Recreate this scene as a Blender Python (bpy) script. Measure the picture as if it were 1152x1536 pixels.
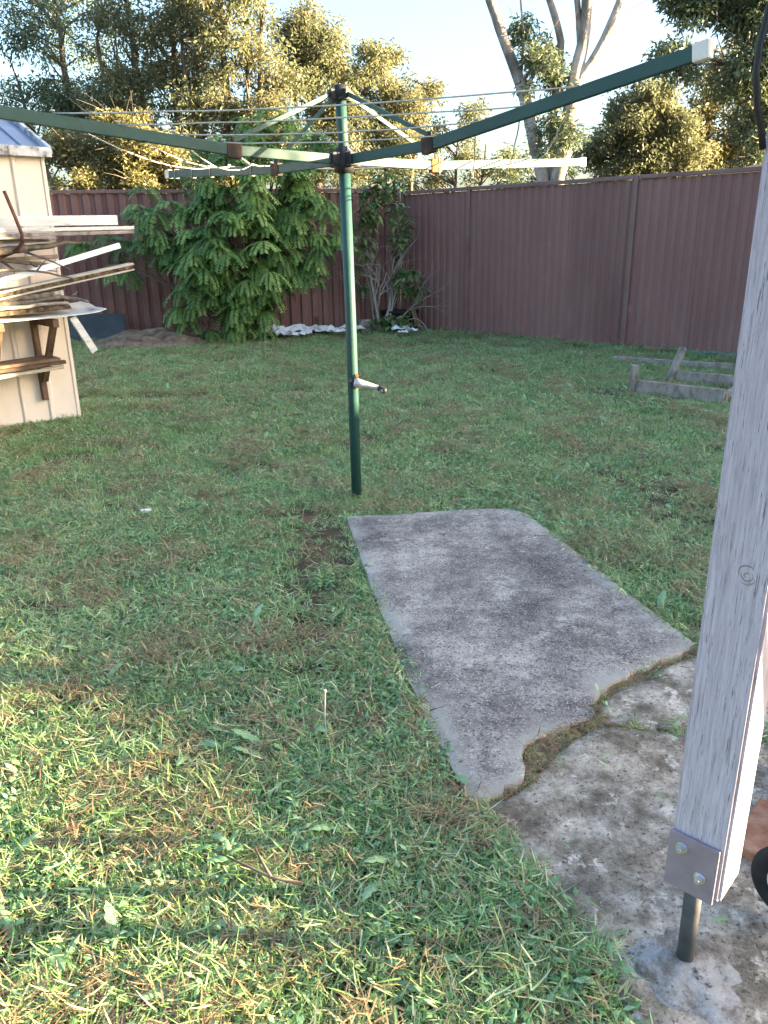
import bpy, bmesh, math, random
import numpy as np
from mathutils import Vector, Matrix, noise
from mathutils.geometry import delaunay_2d_cdt

random.seed(7)
rng = np.random.default_rng(11)
for o in list(bpy.data.objects):
    bpy.data.objects.remove(o)
scene = bpy.context.scene
COL = scene.collection
R = math.radians

# ------------------------------------------------------------------ camera
cam_data = bpy.data.cameras.new('camera')
cam_data.sensor_fit = 'VERTICAL'
cam_data.angle = 2 * math.atan(768 / 1166.65)
cam_data.clip_start = 0.02
cam_data.clip_end = 900
cam = bpy.data.objects.new('camera', cam_data)
COL.objects.link(cam)
cam.matrix_world = (Matrix.Translation((0, 0, 1.35)) @ Matrix.Rotation(math.pi / 2 - 0.3353, 4, 'X')
                    @ Matrix.Rotation(-0.0153, 4, 'Z'))
scene.camera = cam
scene.render.resolution_x, scene.render.resolution_y = 768, 1024

# ------------------------------------------------------------------ sky and sun
SUN_AZ, SUN_EL = R(-4), math.atan(0.1472)          # azimuth from +X, towards +Y
world = bpy.data.worlds.new('World')
scene.world = world
world.use_nodes = True
wn, wl = world.node_tree.nodes, world.node_tree.links
sky = wn.new('ShaderNodeTexSky')
sky.sky_type = 'NISHITA'
sky.sun_disc = False
sky.sun_elevation = SUN_EL
sky.sun_rotation = math.pi / 2 - SUN_AZ
sky.air_density, sky.dust_density, sky.ozone_density = 0.95, 4.2, 2.0
wl.new(sky.outputs[0], wn['Background'].inputs[0])
wn['Background'].inputs[1].default_value = 0.09
sun_data = bpy.data.lights.new('sun', 'SUN')
sun_data.energy = 5.0
sun_data.angle = R(0.53)
sun_data.color = (1.0, 0.79, 0.47)
sun = bpy.data.objects.new('sun', sun_data)
COL.objects.link(sun)
to_sun = Vector((math.cos(SUN_EL) * math.cos(SUN_AZ), math.cos(SUN_EL) * math.sin(SUN_AZ), math.sin(SUN_EL)))
sun.rotation_euler = to_sun.to_track_quat('Z', 'Y').to_euler()
sun.location = to_sun * 60
vs = scene.view_settings
vs.view_transform, vs.look, vs.gamma, vs.exposure = 'Standard', 'None', 1.0, 3.52
vs.use_curve_mapping = False


# ------------------------------------------------------------------ materials
def sock(x):
    return x


def mat(name, stops, scale=4.0, detail=6, rough=0.8, bump=0.0, bump_scale=None, stretch=(1, 1, 1), metallic=0.0,
        speck=None, coord='Object', spec=0.3, noise_rough=0.6, dist=0.0):
    """Noise driven colour ramp. stops: [(pos, (r, g, b))...]; speck: (colour, scale, threshold, softness)."""
    m = bpy.data.materials.new(name)
    m.use_nodes = True
    n, l = m.node_tree.nodes, m.node_tree.links
    b = n['Principled BSDF']
    tc = n.new('ShaderNodeTexCoord')
    mp = n.new('ShaderNodeMapping')
    mp.inputs['Scale'].default_value = stretch
    l.new(tc.outputs[coord], mp.inputs[0])
    nz = n.new('ShaderNodeTexNoise')
    nz.inputs['Scale'].default_value = scale
    nz.inputs['Detail'].default_value = detail
    nz.inputs['Roughness'].default_value = noise_rough
    nz.inputs['Distortion'].default_value = dist
    l.new(mp.outputs[0], nz.inputs['Vector'])
    cr = n.new('ShaderNodeValToRGB')
    e = cr.color_ramp.elements
    while len(e) < len(stops):
        e.new(0.5)
    for i, (p, c) in enumerate(stops):
        e[i].position = p
        e[i].color = (*c, 1)
    l.new(nz.outputs[0], cr.inputs[0])
    out = cr.outputs[0]
    for sp in (speck or []):
        n2 = n.new('ShaderNodeTexNoise')
        n2.inputs['Scale'].default_value = sp[1]
        n2.inputs['Detail'].default_value = 5
        n2.inputs['Roughness'].default_value = 0.7
        l.new(mp.outputs[0], n2.inputs['Vector'])
        mr = n.new('ShaderNodeMapRange')
        mr.inputs[1].default_value = sp[2]
        mr.inputs[2].default_value = sp[2] + sp[3]
        l.new(n2.outputs[0], mr.inputs[0])
        mx = n.new('ShaderNodeMix')
        mx.data_type = 'RGBA'
        l.new(mr.outputs[0], mx.inputs[0])
        l.new(out, mx.inputs[6])
        mx.inputs[7].default_value = (*sp[0], 1)
        out = mx.outputs[2]
    l.new(out, b.inputs['Base Color'])
    b.inputs['Roughness'].default_value = rough
    b.inputs['Metallic'].default_value = metallic
    b.inputs['Specular IOR Level'].default_value = spec
    if bump:
        nb = n.new('ShaderNodeTexNoise')
        nb.inputs['Scale'].default_value = bump_scale or scale * 4
        nb.inputs['Detail'].default_value = 8
        nb.inputs['Roughness'].default_value = 0.65
        l.new(mp.outputs[0], nb.inputs['Vector'])
        bp = n.new('ShaderNodeBump')
        bp.inputs['Strength'].default_value = 1.0
        bp.inputs['Distance'].default_value = bump
        l.new(nb.outputs[0], bp.inputs['Height'])
        l.new(bp.outputs[0], b.inputs['Normal'])
    return m


def leaf_mat(name, stops, trans=0.35, rough=0.5, patch=None, objrand=0.0, spec=0.3):
    """Colour from the per-leaf attribute 'rnd'; optional world-space patches mix towards another colour."""
    m = bpy.data.materials.new(name)
    m.use_nodes = True
    n, l = m.node_tree.nodes, m.node_tree.links
    b = n['Principled BSDF']
    at = n.new('ShaderNodeAttribute')
    at.attribute_name = 'rnd'
    fac = at.outputs['Fac']
    cr = n.new('ShaderNodeValToRGB')
    e = cr.color_ramp.elements
    while len(e) < len(stops):
        e.new(0.5)
    for i, (p, c) in enumerate(stops):
        e[i].position = p
        e[i].color = (*c, 1)
    l.new(fac, cr.inputs[0])
    out = cr.outputs[0]
    for (colr, sc, lo, hi, amt) in (patch or []):
        g = n.new('ShaderNodeNewGeometry')
        nz = n.new('ShaderNodeTexNoise')
        nz.inputs['Scale'].default_value = sc
        nz.inputs['Detail'].default_value = 4
        l.new(g.outputs['Position'], nz.inputs['Vector'])
        mr = n.new('ShaderNodeMapRange')
        mr.inputs[1].default_value = lo
        mr.inputs[2].default_value = hi
        mr.inputs[4].default_value = amt
        l.new(nz.outputs[0], mr.inputs[0])
        mx = n.new('ShaderNodeMix')
        mx.data_type = 'RGBA'
        l.new(mr.outputs[0], mx.inputs[0])
        l.new(out, mx.inputs[6])
        mx.inputs[7].default_value = (*colr, 1)
        out = mx.outputs[2]
    if objrand:
        oi = n.new('ShaderNodeObjectInfo')
        mr = n.new('ShaderNodeMapRange')
        mr.inputs[3].default_value = 1 - objrand
        mr.inputs[4].default_value = 1 + objrand
        l.new(oi.outputs['Random'], mr.inputs[0])
        hs = n.new('ShaderNodeHueSaturation')
        l.new(mr.outputs[0], hs.inputs['Value'])
        l.new(out, hs.inputs['Color'])
        out = hs.outputs[0]
    l.new(out, b.inputs['Base Color'])
    b.inputs['Roughness'].default_value = rough
    b.inputs['Specular IOR Level'].default_value = spec
    tr = n.new('ShaderNodeBsdfTranslucent')
    l.new(out, tr.inputs[0])
    ms = n.new('ShaderNodeMixShader')
    ms.inputs[0].default_value = trans
    l.new(b.outputs[0], ms.inputs[1])
    l.new(tr.outputs[0], ms.inputs[2])
    l.new(ms.outputs[0], n['Material Output'].inputs[0])
    return m


MT = {}
MT['soil'] = mat('soil', [(.3, (.06, .042, .025)), (.55, (.12, .085, .05)), (.75, (.19, .15, .09))], 9, 8, .95, .012, 60)
MT['far_ground'] = mat('far_ground', [(.3, (.05, .06, .025)), (.7, (.11, .10, .05))], .4, 8, .95)
MT['mound'] = mat('mound', [(.3, (.08, .055, .036)), (.5, (.20, .145, .10)), (.75, (.36, .28, .21))], 7, 8, .95, .03, 30)
MT['slab'] = mat('slab', [(.38, (0.102, 0.0909, 0.0882)), (.46, (0.199, 0.175, 0.163)), (.52, (0.301, 0.268, 0.245)), (.60, (0.481, 0.431, 0.381))],
                 2.4, 14, .92, .006, 150, noise_rough=.80,
                 speck=[((0.554, 0.501, 0.441), 5, .56, .12), ((0.0903, 0.0792, 0.0727), 9, .58, .12), ((0.0662, 0.0582, 0.0529), 120, .535, .07), ((0.698, 0.641, 0.562), 160, .575, .07)])


def worn_rim(m, colour):
    """Mix a paler, abraded colour in along the rim attribute of a slab."""
    n, l = m.node_tree.nodes, m.node_tree.links
    b = n['Principled BSDF']
    src = b.inputs['Base Color'].links[0].from_socket
    at = n.new('ShaderNodeAttribute')
    at.attribute_name = 'rim'
    tc = n.new('ShaderNodeTexCoord')
    nz = n.new('ShaderNodeTexNoise')
    nz.inputs['Scale'].default_value = 45
    nz.inputs['Detail'].default_value = 8
    nz.inputs['Roughness'].default_value = .75
    l.new(tc.outputs['Object'], nz.inputs['Vector'])
    ad = n.new('ShaderNodeMath')
    ad.operation = 'ADD'
    l.new(at.outputs['Fac'], ad.inputs[0])
    l.new(nz.outputs[0], ad.inputs[1])
    mr = n.new('ShaderNodeMapRange')
    mr.inputs[1].default_value = .74
    mr.inputs[2].default_value = 1.25
    mr.inputs[4].default_value = .75
    l.new(ad.outputs[0], mr.inputs[0])
    mx = n.new('ShaderNodeMix')
    mx.data_type = 'RGBA'
    l.new(mr.outputs[0], mx.inputs[0])
    l.new(src, mx.inputs[6])
    mx.inputs[7].default_value = (*colour, 1)
    l.new(mx.outputs[2], b.inputs['Base Color'])


worn_rim(MT['slab'], (.42, .395, .36))
MT['old_slab'] = mat('old_slab', [(.36, (0.0974, 0.0784, 0.0592)), (.45, (0.221, 0.184, 0.142)), (.52, (0.389, 0.331, 0.268)), (.60, (0.597, 0.525, 0.443))],
                     6, 14, .95, .012, 80, noise_rough=.80,
                     speck=[((0.13, 0.104, 0.0739), 3.5, .55, .12), ((0.727, 0.645, 0.554), 13, .58, .08), ((0.0844, 0.0683, 0.0493), 90, .56, .08), ((0.143, 0.145, 0.0616), 5, .64, .08)])
MT['footing'] = mat('footing', [(.38, (0.107, 0.088, 0.0704)), (.46, (0.23, 0.2, 0.172)), (.52, (0.361, 0.336, 0.32)), (.62, (0.459, 0.436, 0.424))], 8, 12, .93, .008, 90, noise_rough=.76,
                    speck=[((0.0615, 0.0512, 0.0416), 11, .59, .07), ((0.0574, 0.048, 0.04), 120, .60, .07)])
MT['hoist_green'] = mat('hoist_green', [(.3, (0.0168, 0.0578, 0.053)), (.7, (0.0252, 0.0782, 0.0714))], 6, 5, .55, .0008, 90, spec=.32,
                        speck=[((0.06, 0.102, 0.0952), 60, .68, .08)])
MT['black_cast'] = mat('black_cast', [(.3, (.012, .012, .016)), (.7, (.03, .028, .032))], 18, 6, .55, .001, 90,
                       speck=[((.42, .40, .36), 26, .63, .06)])
MT['rust_cast'] = mat('rust_cast', [(.3, (.02, .016, .016)), (.55, (.05, .03, .022)), (.75, (.2, .085, .03))], 16, 6, .75, .002, 80)
MT['rust_bright'] = mat('rust_bright', [(.3, (.12, .045, .015)), (.7, (.38, .16, .05))], 26, 6, .8, .002, 80)
MT['white_plastic'] = mat('white_plastic', [(.3, (.55, .53, .49)), (.7, (.72, .70, .66))], 10, 5, .5, .0005, 90)
MT['line'] = mat('line', [(.3, (0.34, 0.323, 0.281)), (.7, (0.527, 0.51, 0.459))], 40, 3, .7)
MT['crank'] = mat('crank', [(.3, (.34, .33, .34)), (.7, (.58, .57, .58))], 30, 5, .45, metallic=.35)
MT['fence'] = mat('fence', [(.3, (0.204, 0.1, 0.0907)), (.6, (0.249, 0.131, 0.114)), (.8, (0.309, 0.185, 0.158))], 1.6, 7, .6, .002, 3,
                  stretch=(1, 1, .35), spec=.22, speck=[((0.346, 0.251, 0.209), 5, .64, .2)])
_n, _l = MT['fence'].node_tree.nodes, MT['fence'].node_tree.links
_b = _n['Principled BSDF']
_src = _b.inputs['Base Color'].links[0].from_socket
_oi, _mr, _hs = _n.new('ShaderNodeObjectInfo'), _n.new('ShaderNodeMapRange'), _n.new('ShaderNodeHueSaturation')
_mr.inputs[3].default_value, _mr.inputs[4].default_value = .88, 1.12
_l.new(_oi.outputs['Random'], _mr.inputs[0])
_l.new(_mr.outputs[0], _hs.inputs['Value'])
_l.new(_src, _hs.inputs['Color'])
_l.new(_hs.outputs[0], _b.inputs['Base Color'])
MT['fence_trim'] = mat('fence_trim', [(.3, (0.171, 0.0909, 0.0848)), (.7, (0.243, 0.142, 0.13))], 3, 6, .5, spec=.3)
MT['shed'] = mat('shed', [(.25, (0.591, 0.494, 0.421)), (.5, (0.727, 0.631, 0.561)), (.8, (0.795, 0.703, 0.663))], 1.5, 7, .55, .0015, 5,
                 stretch=(1, 1, .5), speck=[((0.375, 0.209, 0.114), 9, .66, .12)])
MT['shed_roof'] = mat('shed_roof', [(.3, (.16, .19, .27)), (.7, (.26, .30, .40))], 3, 6, .35, metallic=.2)
MT['flashing'] = mat('flashing', [(.35, (.05, .045, .045)), (.48, (.35, .36, .38)), (.7, (.6, .62, .66))], 12, 8, .55)
MT['post_paint'] = mat('post_paint', [(.36, (0.33, 0.288, 0.325)), (.45, (0.48, 0.427, 0.485)), (.56, (0.585, 0.523, 0.595)), (.70, (0.66, 0.595, 0.67))],
                       230, 10, .85, .005, 260, stretch=(1, 1, .05), noise_rough=.78,
                       speck=[((0.14, 0.12, 0.13), 330, .60, .045), ((0.4, 0.35, 0.385), 6, .50, .18), ((0.24, 0.202, 0.21), 60, .645, .06)])
MT['galv'] = mat('galv', [(.3, (0.23, 0.19, 0.23)), (.6, (0.333, 0.28, 0.336)), (.8, (0.276, 0.21, 0.218))], 9, 7, .5, .001, 60, metallic=.35,
                 speck=[((0.184, 0.13, 0.123), 12, .62, .12)])
MT['bolt'] = mat('bolt', [(.3, (.5, .5, .55)), (.7, (.7, .7, .74))], 30, 3, .3, metallic=.8)
MT['pipe'] = mat('pipe', [(.3, (.055, .055, .06)), (.7, (.105, .105, .11))], 20, 6, .6, .0008, 90)
MT['white_wood'] = mat('white_wood', [(.32, (.16, .14, .12)), (.42, (.50, .49, .47)), (.7, (.72, .72, .72))], 9, 9, .7, .003, 30,
                       stretch=(.25, .25, 2), noise_rough=.7)
MT['white_strip'] = mat('white_strip', [(.3, (.66, .68, .72)), (.7, (.76, .78, .82))], 4, 4, .45)
MT['fibro'] = mat('fibro', [(.3, (0.336, 0.306, 0.257)), (.7, (0.48, 0.451, 0.408))], 8, 7, .8, .002, 50)
MT['rot'] = mat('rot', [(.35, (.03, .022, .016)), (.5, (.10, .065, .04)), (.7, (.24, .18, .13))], 30, 8, .95, .008, 60)
MT['grey_wood'] = mat('grey_wood', [(.3, (0.121, 0.101, 0.0868)), (.5, (0.27, 0.23, 0.203)), (.75, (0.405, 0.351, 0.322))], 14, 8, .9, .004, 40,
                      stretch=(1, 1, .6), speck=[((0.0675, 0.054, 0.049), 40, .62, .08)])
MT['bark'] = mat('bark', [(.3, (.05, .042, .034)), (.5, (.13, .11, .09)), (.75, (.24, .21, .18))], 16, 8, .95, .01, 30)
MT['brown_wood'] = mat('brown_wood', [(.3, (0.0816, 0.0459, 0.0285)), (.5, (0.163, 0.0999, 0.0665)), (.75, (0.245, 0.168, 0.123))], 12, 8, .8, .002, 40,
                       stretch=(1, 1, .4))
MT['dark_wood'] = mat('dark_wood', [(.3, (0.054, 0.0342, 0.022)), (.7, (0.135, 0.0855, 0.055))], 12, 8, .8, .002, 40)
MT['rust'] = mat('rust', [(.3, (.05, .022, .018)), (.7, (.13, .055, .04))], 30, 6, .85, .001, 90)
MT['blue_board'] = mat('blue_board', [(.3, (0.0385, 0.0475, 0.0562)), (.7, (0.066, 0.076, 0.0825))], 4, 6, .7)
MT['black_plastic'] = mat('black_plastic', [(.3, (.010, .011, .014)), (.7, (.022, .023, .028))], 8, 5, .5)
MT['scrap'] = mat('scrap', [(.3, (0.6, 0.624, 0.696)), (.7, (0.84, 0.85, 0.85))], 12, 5, .6)
MT['blue_cord'] = mat('blue_cord', [(.3, (0.09, 0.195, 0.231)), (.7, (0.144, 0.27, 0.301))], 20, 3, .6)
MT['rubber'] = mat('rubber', [(.3, (.012, .012, .013)), (.7, (.028, .027, .027))], 30, 6, .75, .001, 60)
MT['red_rust'] = mat('red_rust', [(.3, (.10, .02, .014)), (.7, (.28, .06, .035))], 30, 7, .75, .001, 80)
MT['terracotta'] = mat('terracotta', [(.3, (0.204, 0.085, 0.0467)), (.55, (0.357, 0.17, 0.102)), (.8, (0.425, 0.281, 0.204))], 22, 8, .9, .002, 60)
MT['gum_bark'] = mat('gum_bark', [(.32, (0.092, 0.0762, 0.0655)), (.46, (0.202, 0.17, 0.148)), (.56, (0.386, 0.34, 0.306)), (.75, (0.478, 0.43, 0.393))],
                     2.6, 9, .85, .02, 9, stretch=(1, 1, .45), noise_rough=.65)
MT['tree_bark'] = mat('tree_bark', [(.3, (.07, .055, .045)), (.7, (.22, .18, .15))], 5, 8, .9, .02, 16, stretch=(1, 1, .4))
MT['stem'] = mat('stem', [(.3, (.09, .065, .045)), (.7, (.2, .155, .12))], 14, 6, .9)
MT['bare_twig'] = mat('bare_twig', [(.3, (0.26, 0.227, 0.202)), (.7, (0.468, 0.429, 0.39))], 20, 6, .9)
MT['brick_wall'] = mat('brick_wall', [(.3, (.20, .13, .10)), (.7, (.34, .24, .19))], 6, 8, .9)
MT['roof_tile'] = mat('roof_tile', [(.3, (.05, .035, .032)), (.7, (.10, .075, .068))], 4, 6, .7)
MT['grass'] = leaf_mat('grass', [(0.0, (0.122, 0.216, 0.0759)), (.25, (0.204, 0.341, 0.123)), (.5, (0.282, 0.443, 0.172)), (.66, (0.403, 0.548, 0.244)),
                                 (.78, (0.606, 0.664, 0.381)), (.88, (0.635, 0.541, 0.343)), (.95, (0.403, 0.28, 0.172)), (1.0, (0.217, 0.166, 0.109))],
                       .30, .5, patch=[((0.49, 0.557, 0.29), .9, .50, .72, .55), ((0.16, 0.347, 0.109), 2.3, .52, .70, .5)], objrand=.28)
MT['straw'] = leaf_mat('straw', [(0.0, (.16, .17, .07)), (.5, (.26, .25, .12)), (.72, (.42, .34, .19)), (.86, (.40, .27, .16)), (.95, (.26, .15, .09)), (1.0, (.13, .085, .055))],
                       .25, .6, objrand=.28)
MT['weed'] = leaf_mat('weed', [(0, (0.118, 0.236, 0.0867)), (.6, (0.202, 0.366, 0.16)), (1, (0.339, 0.497, 0.304))], .3, .5, objrand=.25)
GUM = [(0, (.115, .13, .075)), (.45, (.175, .19, .105)), (.8, (.235, .24, .13)), (1, (.29, .28, .16))]
MT['gum_leaf'] = leaf_mat('gum_leaf', GUM, .48, .45, patch=[((.24, .215, .105), .35, .45, .65, .4)])
MT['gum_leaf_dark'] = leaf_mat('gum_leaf_dark', [(0, (0.0802, 0.113, 0.0612)), (.6, (0.161, 0.203, 0.112)), (1, (0.274, 0.308, 0.17))], .25, .45)
MT['gold_leaf'] = leaf_mat('gold_leaf', [(0, (0.133, 0.131, 0.0513)), (.5, (0.218, 0.198, 0.0812)), (1, (0.296, 0.253, 0.111))], .3, .5)
MT['pinnate'] = leaf_mat('pinnate', [(0, (0.066, 0.131, 0.0365)), (.5, (0.127, 0.232, 0.0661)), (.85, (0.211, 0.34, 0.0969)), (1, (0.281, 0.408, 0.137))], .32, .5)
MT['climber'] = leaf_mat('climber', [(0, (0.078, 0.139, 0.0468)), (.6, (0.156, 0.253, 0.0858)), (1, (0.281, 0.374, 0.14))], .25, .38, spec=.5)


# ------------------------------------------------------------------ mesh building
class MB:
    """Collects tubes, boxes and raw faces and links them as one mesh object."""

    def __init__(self):
        self.v, self.f, self.s = [], [], []

    def raw(self, verts, faces, smooth=False):
        o = len(self.v)
        self.v += [tuple(p) for p in verts]
        self.f += [tuple(i + o for i in q) for q in faces]
        self.s += [smooth] * len(faces)
        return self

    def tube(self, pts, radii, sides=10, cap=True, smooth=True):
        pts = [Vector(p) for p in pts]
        if not hasattr(radii, '__len__'):
            radii = [radii] * len(pts)
        vs_, fs = [], []
        ref = None
        for i, p in enumerate(pts):
            t = (pts[min(i + 1, len(pts) - 1)] - pts[max(i - 1, 0)])
            t = t.normalized() if t.length > 1e-9 else Vector((0, 0, 1))
            if ref is None:
                ref = t.orthogonal().normalized()
            ref = (ref - t * ref.dot(t))
            ref = ref.normalized() if ref.length > 1e-6 else t.orthogonal().normalized()
            b = t.cross(ref)
            for k in range(sides):
                a = 2 * math.pi * k / sides
                vs_.append(p + (ref * math.cos(a) + b * math.sin(a)) * radii[i])
        for i in range(len(pts) - 1):
            for k in range(sides):
                k2 = (k + 1) % sides
                fs.append((i * sides + k, i * sides + k2, (i + 1) * sides + k2, (i + 1) * sides + k))
        self.raw(vs_, fs, smooth)
        if cap:
            o = len(self.v) - len(vs_)
            self.f.append(tuple(o + k for k in reversed(range(sides))))
            self.s.append(False)
            e = o + (len(pts) - 1) * sides
            self.f.append(tuple(e + k for k in range(sides)))
            self.s.append(False)
        return self

    def box(self, size, mtx=None, bev=0.0, loc=(0, 0, 0), jitter=0.0, seg=2):
        bm = bmesh.new()
        bmesh.ops.create_cube(bm, size=1.0)
        for v in bm.verts:
            v.co = Vector((v.co.x * size[0], v.co.y * size[1], v.co.z * size[2]))
        if bev:
            bmesh.ops.bevel(bm, geom=bm.edges[:], offset=bev, segments=seg, affect='EDGES', profile=.6)
        M_ = (mtx if mtx is not None else Matrix.Translation(loc))
        bm.verts.ensure_lookup_table()
        vs_ = []
        for v in bm.verts:
            c = v.co.copy()
            if jitter:
                c += noise.noise_vector(c * 9 + Vector((size[0] * 7, 3, 1))) * jitter
            vs_.append(M_ @ c)
        self.raw(vs_, [[v.index for v in f.verts] for f in bm.faces])
        bm.free()
        return self

    def beam(self, a, b, w, h, bev=0.003, up=(0, 0, 1), jitter=0.0, cuts=0):
        """Rectangular bar from a to b; h along 'up', w across."""
        a, b = Vector(a), Vector(b)
        z = (b - a)
        ln = z.length
        z.normalize()
        x = Vector(up).cross(z)
        x = x.normalized() if x.length > 1e-6 else z.orthogonal().normalized()
        y = z.cross(x)
        m = Matrix((x, y, z)).transposed().to_4x4()
        m.translation = (a + b) / 2
        return self.box((w, h, ln), m, bev, jitter=jitter)

    def build(self, name, material, parent=None, smooth_all=False):
        me = bpy.data.meshes.new(name)
        off = ROOT.get(parent, Vector((0, 0, 0))) if parent else Vector((0, 0, 0))
        me.from_pydata([(p[0] - off.x, p[1] - off.y, p[2] - off.z) for p in self.v], [], self.f)
        me.polygons.foreach_set('use_smooth', [True] * len(self.f) if smooth_all else self.s)
        me.update()
        return link(name, me, material, parent)


ROOT = {}


def link(name, me, material, parent=None):
    o = bpy.data.objects.new(name, me)
    COL.objects.link(o)
    if material:
        me.materials.append(MT[material] if isinstance(material, str) else material)
    if parent:
        o.parent = parent
        ROOT[o] = ROOT.get(parent, Vector((0, 0, 0)))
    return o


def tag(o, label, cat, group=None):
    o['label'] = label
    o['category'] = cat
    if group:
        o['group'] = group
    return o


def thing(name, loc, label, cat, group=None):
    o = bpy.data.objects.new(name, None)
    COL.objects.link(o)
    o.location = loc
    o.empty_display_size = .2
    ROOT[o] = Vector(loc)
    return tag(o, label, cat, group)


def struct(o):
    o['kind'] = 'structure'
    return o


def quads_mesh(name, verts, rnd, nper, material, parent=None, idx=None):
    """verts (N*nper, 3) numpy; each nper verts make one polygon; rnd per polygon -> point attribute."""
    n = len(verts) // nper
    me = bpy.data.meshes.new(name)
    off = ROOT.get(parent, Vector((0, 0, 0))) if parent else Vector((0, 0, 0))
    v = np.asarray(verts, dtype=np.float32) - np.array(off, dtype=np.float32)
    me.vertices.add(n * nper)
    me.vertices.foreach_set('co', v.ravel())
    me.loops.add(n * nper)
    me.loops.foreach_set('vertex_index', np.arange(n * nper, dtype=np.int32))
    me.polygons.add(n)
    me.polygons.foreach_set('loop_start', np.arange(0, n * nper, nper, dtype=np.int32))
    me.update(calc_edges=True)
    a = me.attributes.new('rnd', 'FLOAT', 'POINT')
    a.data.foreach_set('value', np.repeat(rnd, nper).astype(np.float32))
    return link(name, me, material, parent)


def in_poly(P, poly):
    x, y = P[:, 0], P[:, 1]
    c = np.zeros(len(P), bool)
    j = len(poly) - 1
    for i in range(len(poly)):
        xi, yi = poly[i][:2]
        xj, yj = poly[j][:2]
        hit = ((yi > y) != (yj > y)) & (x < (xj - xi) * (y - yi) / (yj - yi + 1e-12) + xi)
        c ^= hit
        j = i
    return c


def ground_z(x, y):
    return -0.03 + .010 * noise.noise(Vector((x * .9, y * .9, 2.0))) + .004 * noise.noise(Vector((x * 5, y * 5, 7.0)))


# ------------------------------------------------------------------ layout constants
LF0, LF1 = Vector((-7.6, 11.93, 0)), Vector((.33, 13.14, 0))          # left fence line
RFD = Vector((.726, -.688, 0)).normalized()
RF0 = Vector((.33, 13.14, 0))
RF1 = RF0 + RFD * 32.0
SLAB_A = [(-.194, 3.81), (.15, 3.86), (.51, 3.915), (.66, 3.90), (.735, 3.83), (.815, 3.53), (.95, 2.96), (1.085, 2.425), (1.02, 2.372),
          (.955, 2.333), (.90, 2.30), (.826, 2.255), (.74, 2.19), (.654, 2.10), (.628, 2.06), (.622, 2.00), (.56, 1.972), (.49, 1.93),
          (.425, 1.90), (.385, 1.86), (.372, 1.815), (.372, 1.76), (.351, 1.718), (.30, 1.672), (.208, 1.631), (.118, 1.984), (-.048, 2.873)]
SLAB_B1 = [(1.12, 2.395), (1.0, 2.335), (.90, 2.265), (.76, 2.175), (.675, 2.10), (.652, 2.05), (.648, 1.985), (.73, 1.962), (.892, 1.938), (1.092, 1.90),
           (1.9, 1.80), (1.9, 2.40)]
SLAB_B = [(.222, 1.612), (.30, 1.650), (.362, 1.70), (.388, 1.735), (.432, 1.77), (.47, 1.83), (.54, 1.895), (.625, 1.955), (.73, 1.945), (.892, 1.92),
          (1.092, 1.882), (2.6, 1.75), (2.6, .45), (.47, .45), (.452, .80), (.445, 1.026), (.436, 1.101), (.446, 1.19), (.407, 1.239), (.36, 1.31),
          (.324, 1.385), (.285, 1.46), (.254, 1.534)]

# ------------------------------------------------------------------ setting: ground, lawn, slabs
b = MB()
b.raw([(-400, -400, -.09), (400, -400, -.09), (400, 400, -.09), (-400, 400, -.09)], [(0, 1, 2, 3)])
struct(b.build('ground', 'far_ground'))

b = MB()
xs, ys = np.arange(-9, 13.01, .125), np.arange(-1.5, 14.51, .125)
b.raw([(x, y, ground_z(x, y)) for y in ys for x in xs],
      [(j * len(xs) + i, j * len(xs) + i + 1, (j + 1) * len(xs) + i + 1, (j + 1) * len(xs) + i)
       for j in range(len(ys) - 1) for i in range(len(xs) - 1)], True)
struct(b.build('lawn', 'soil'))


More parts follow.
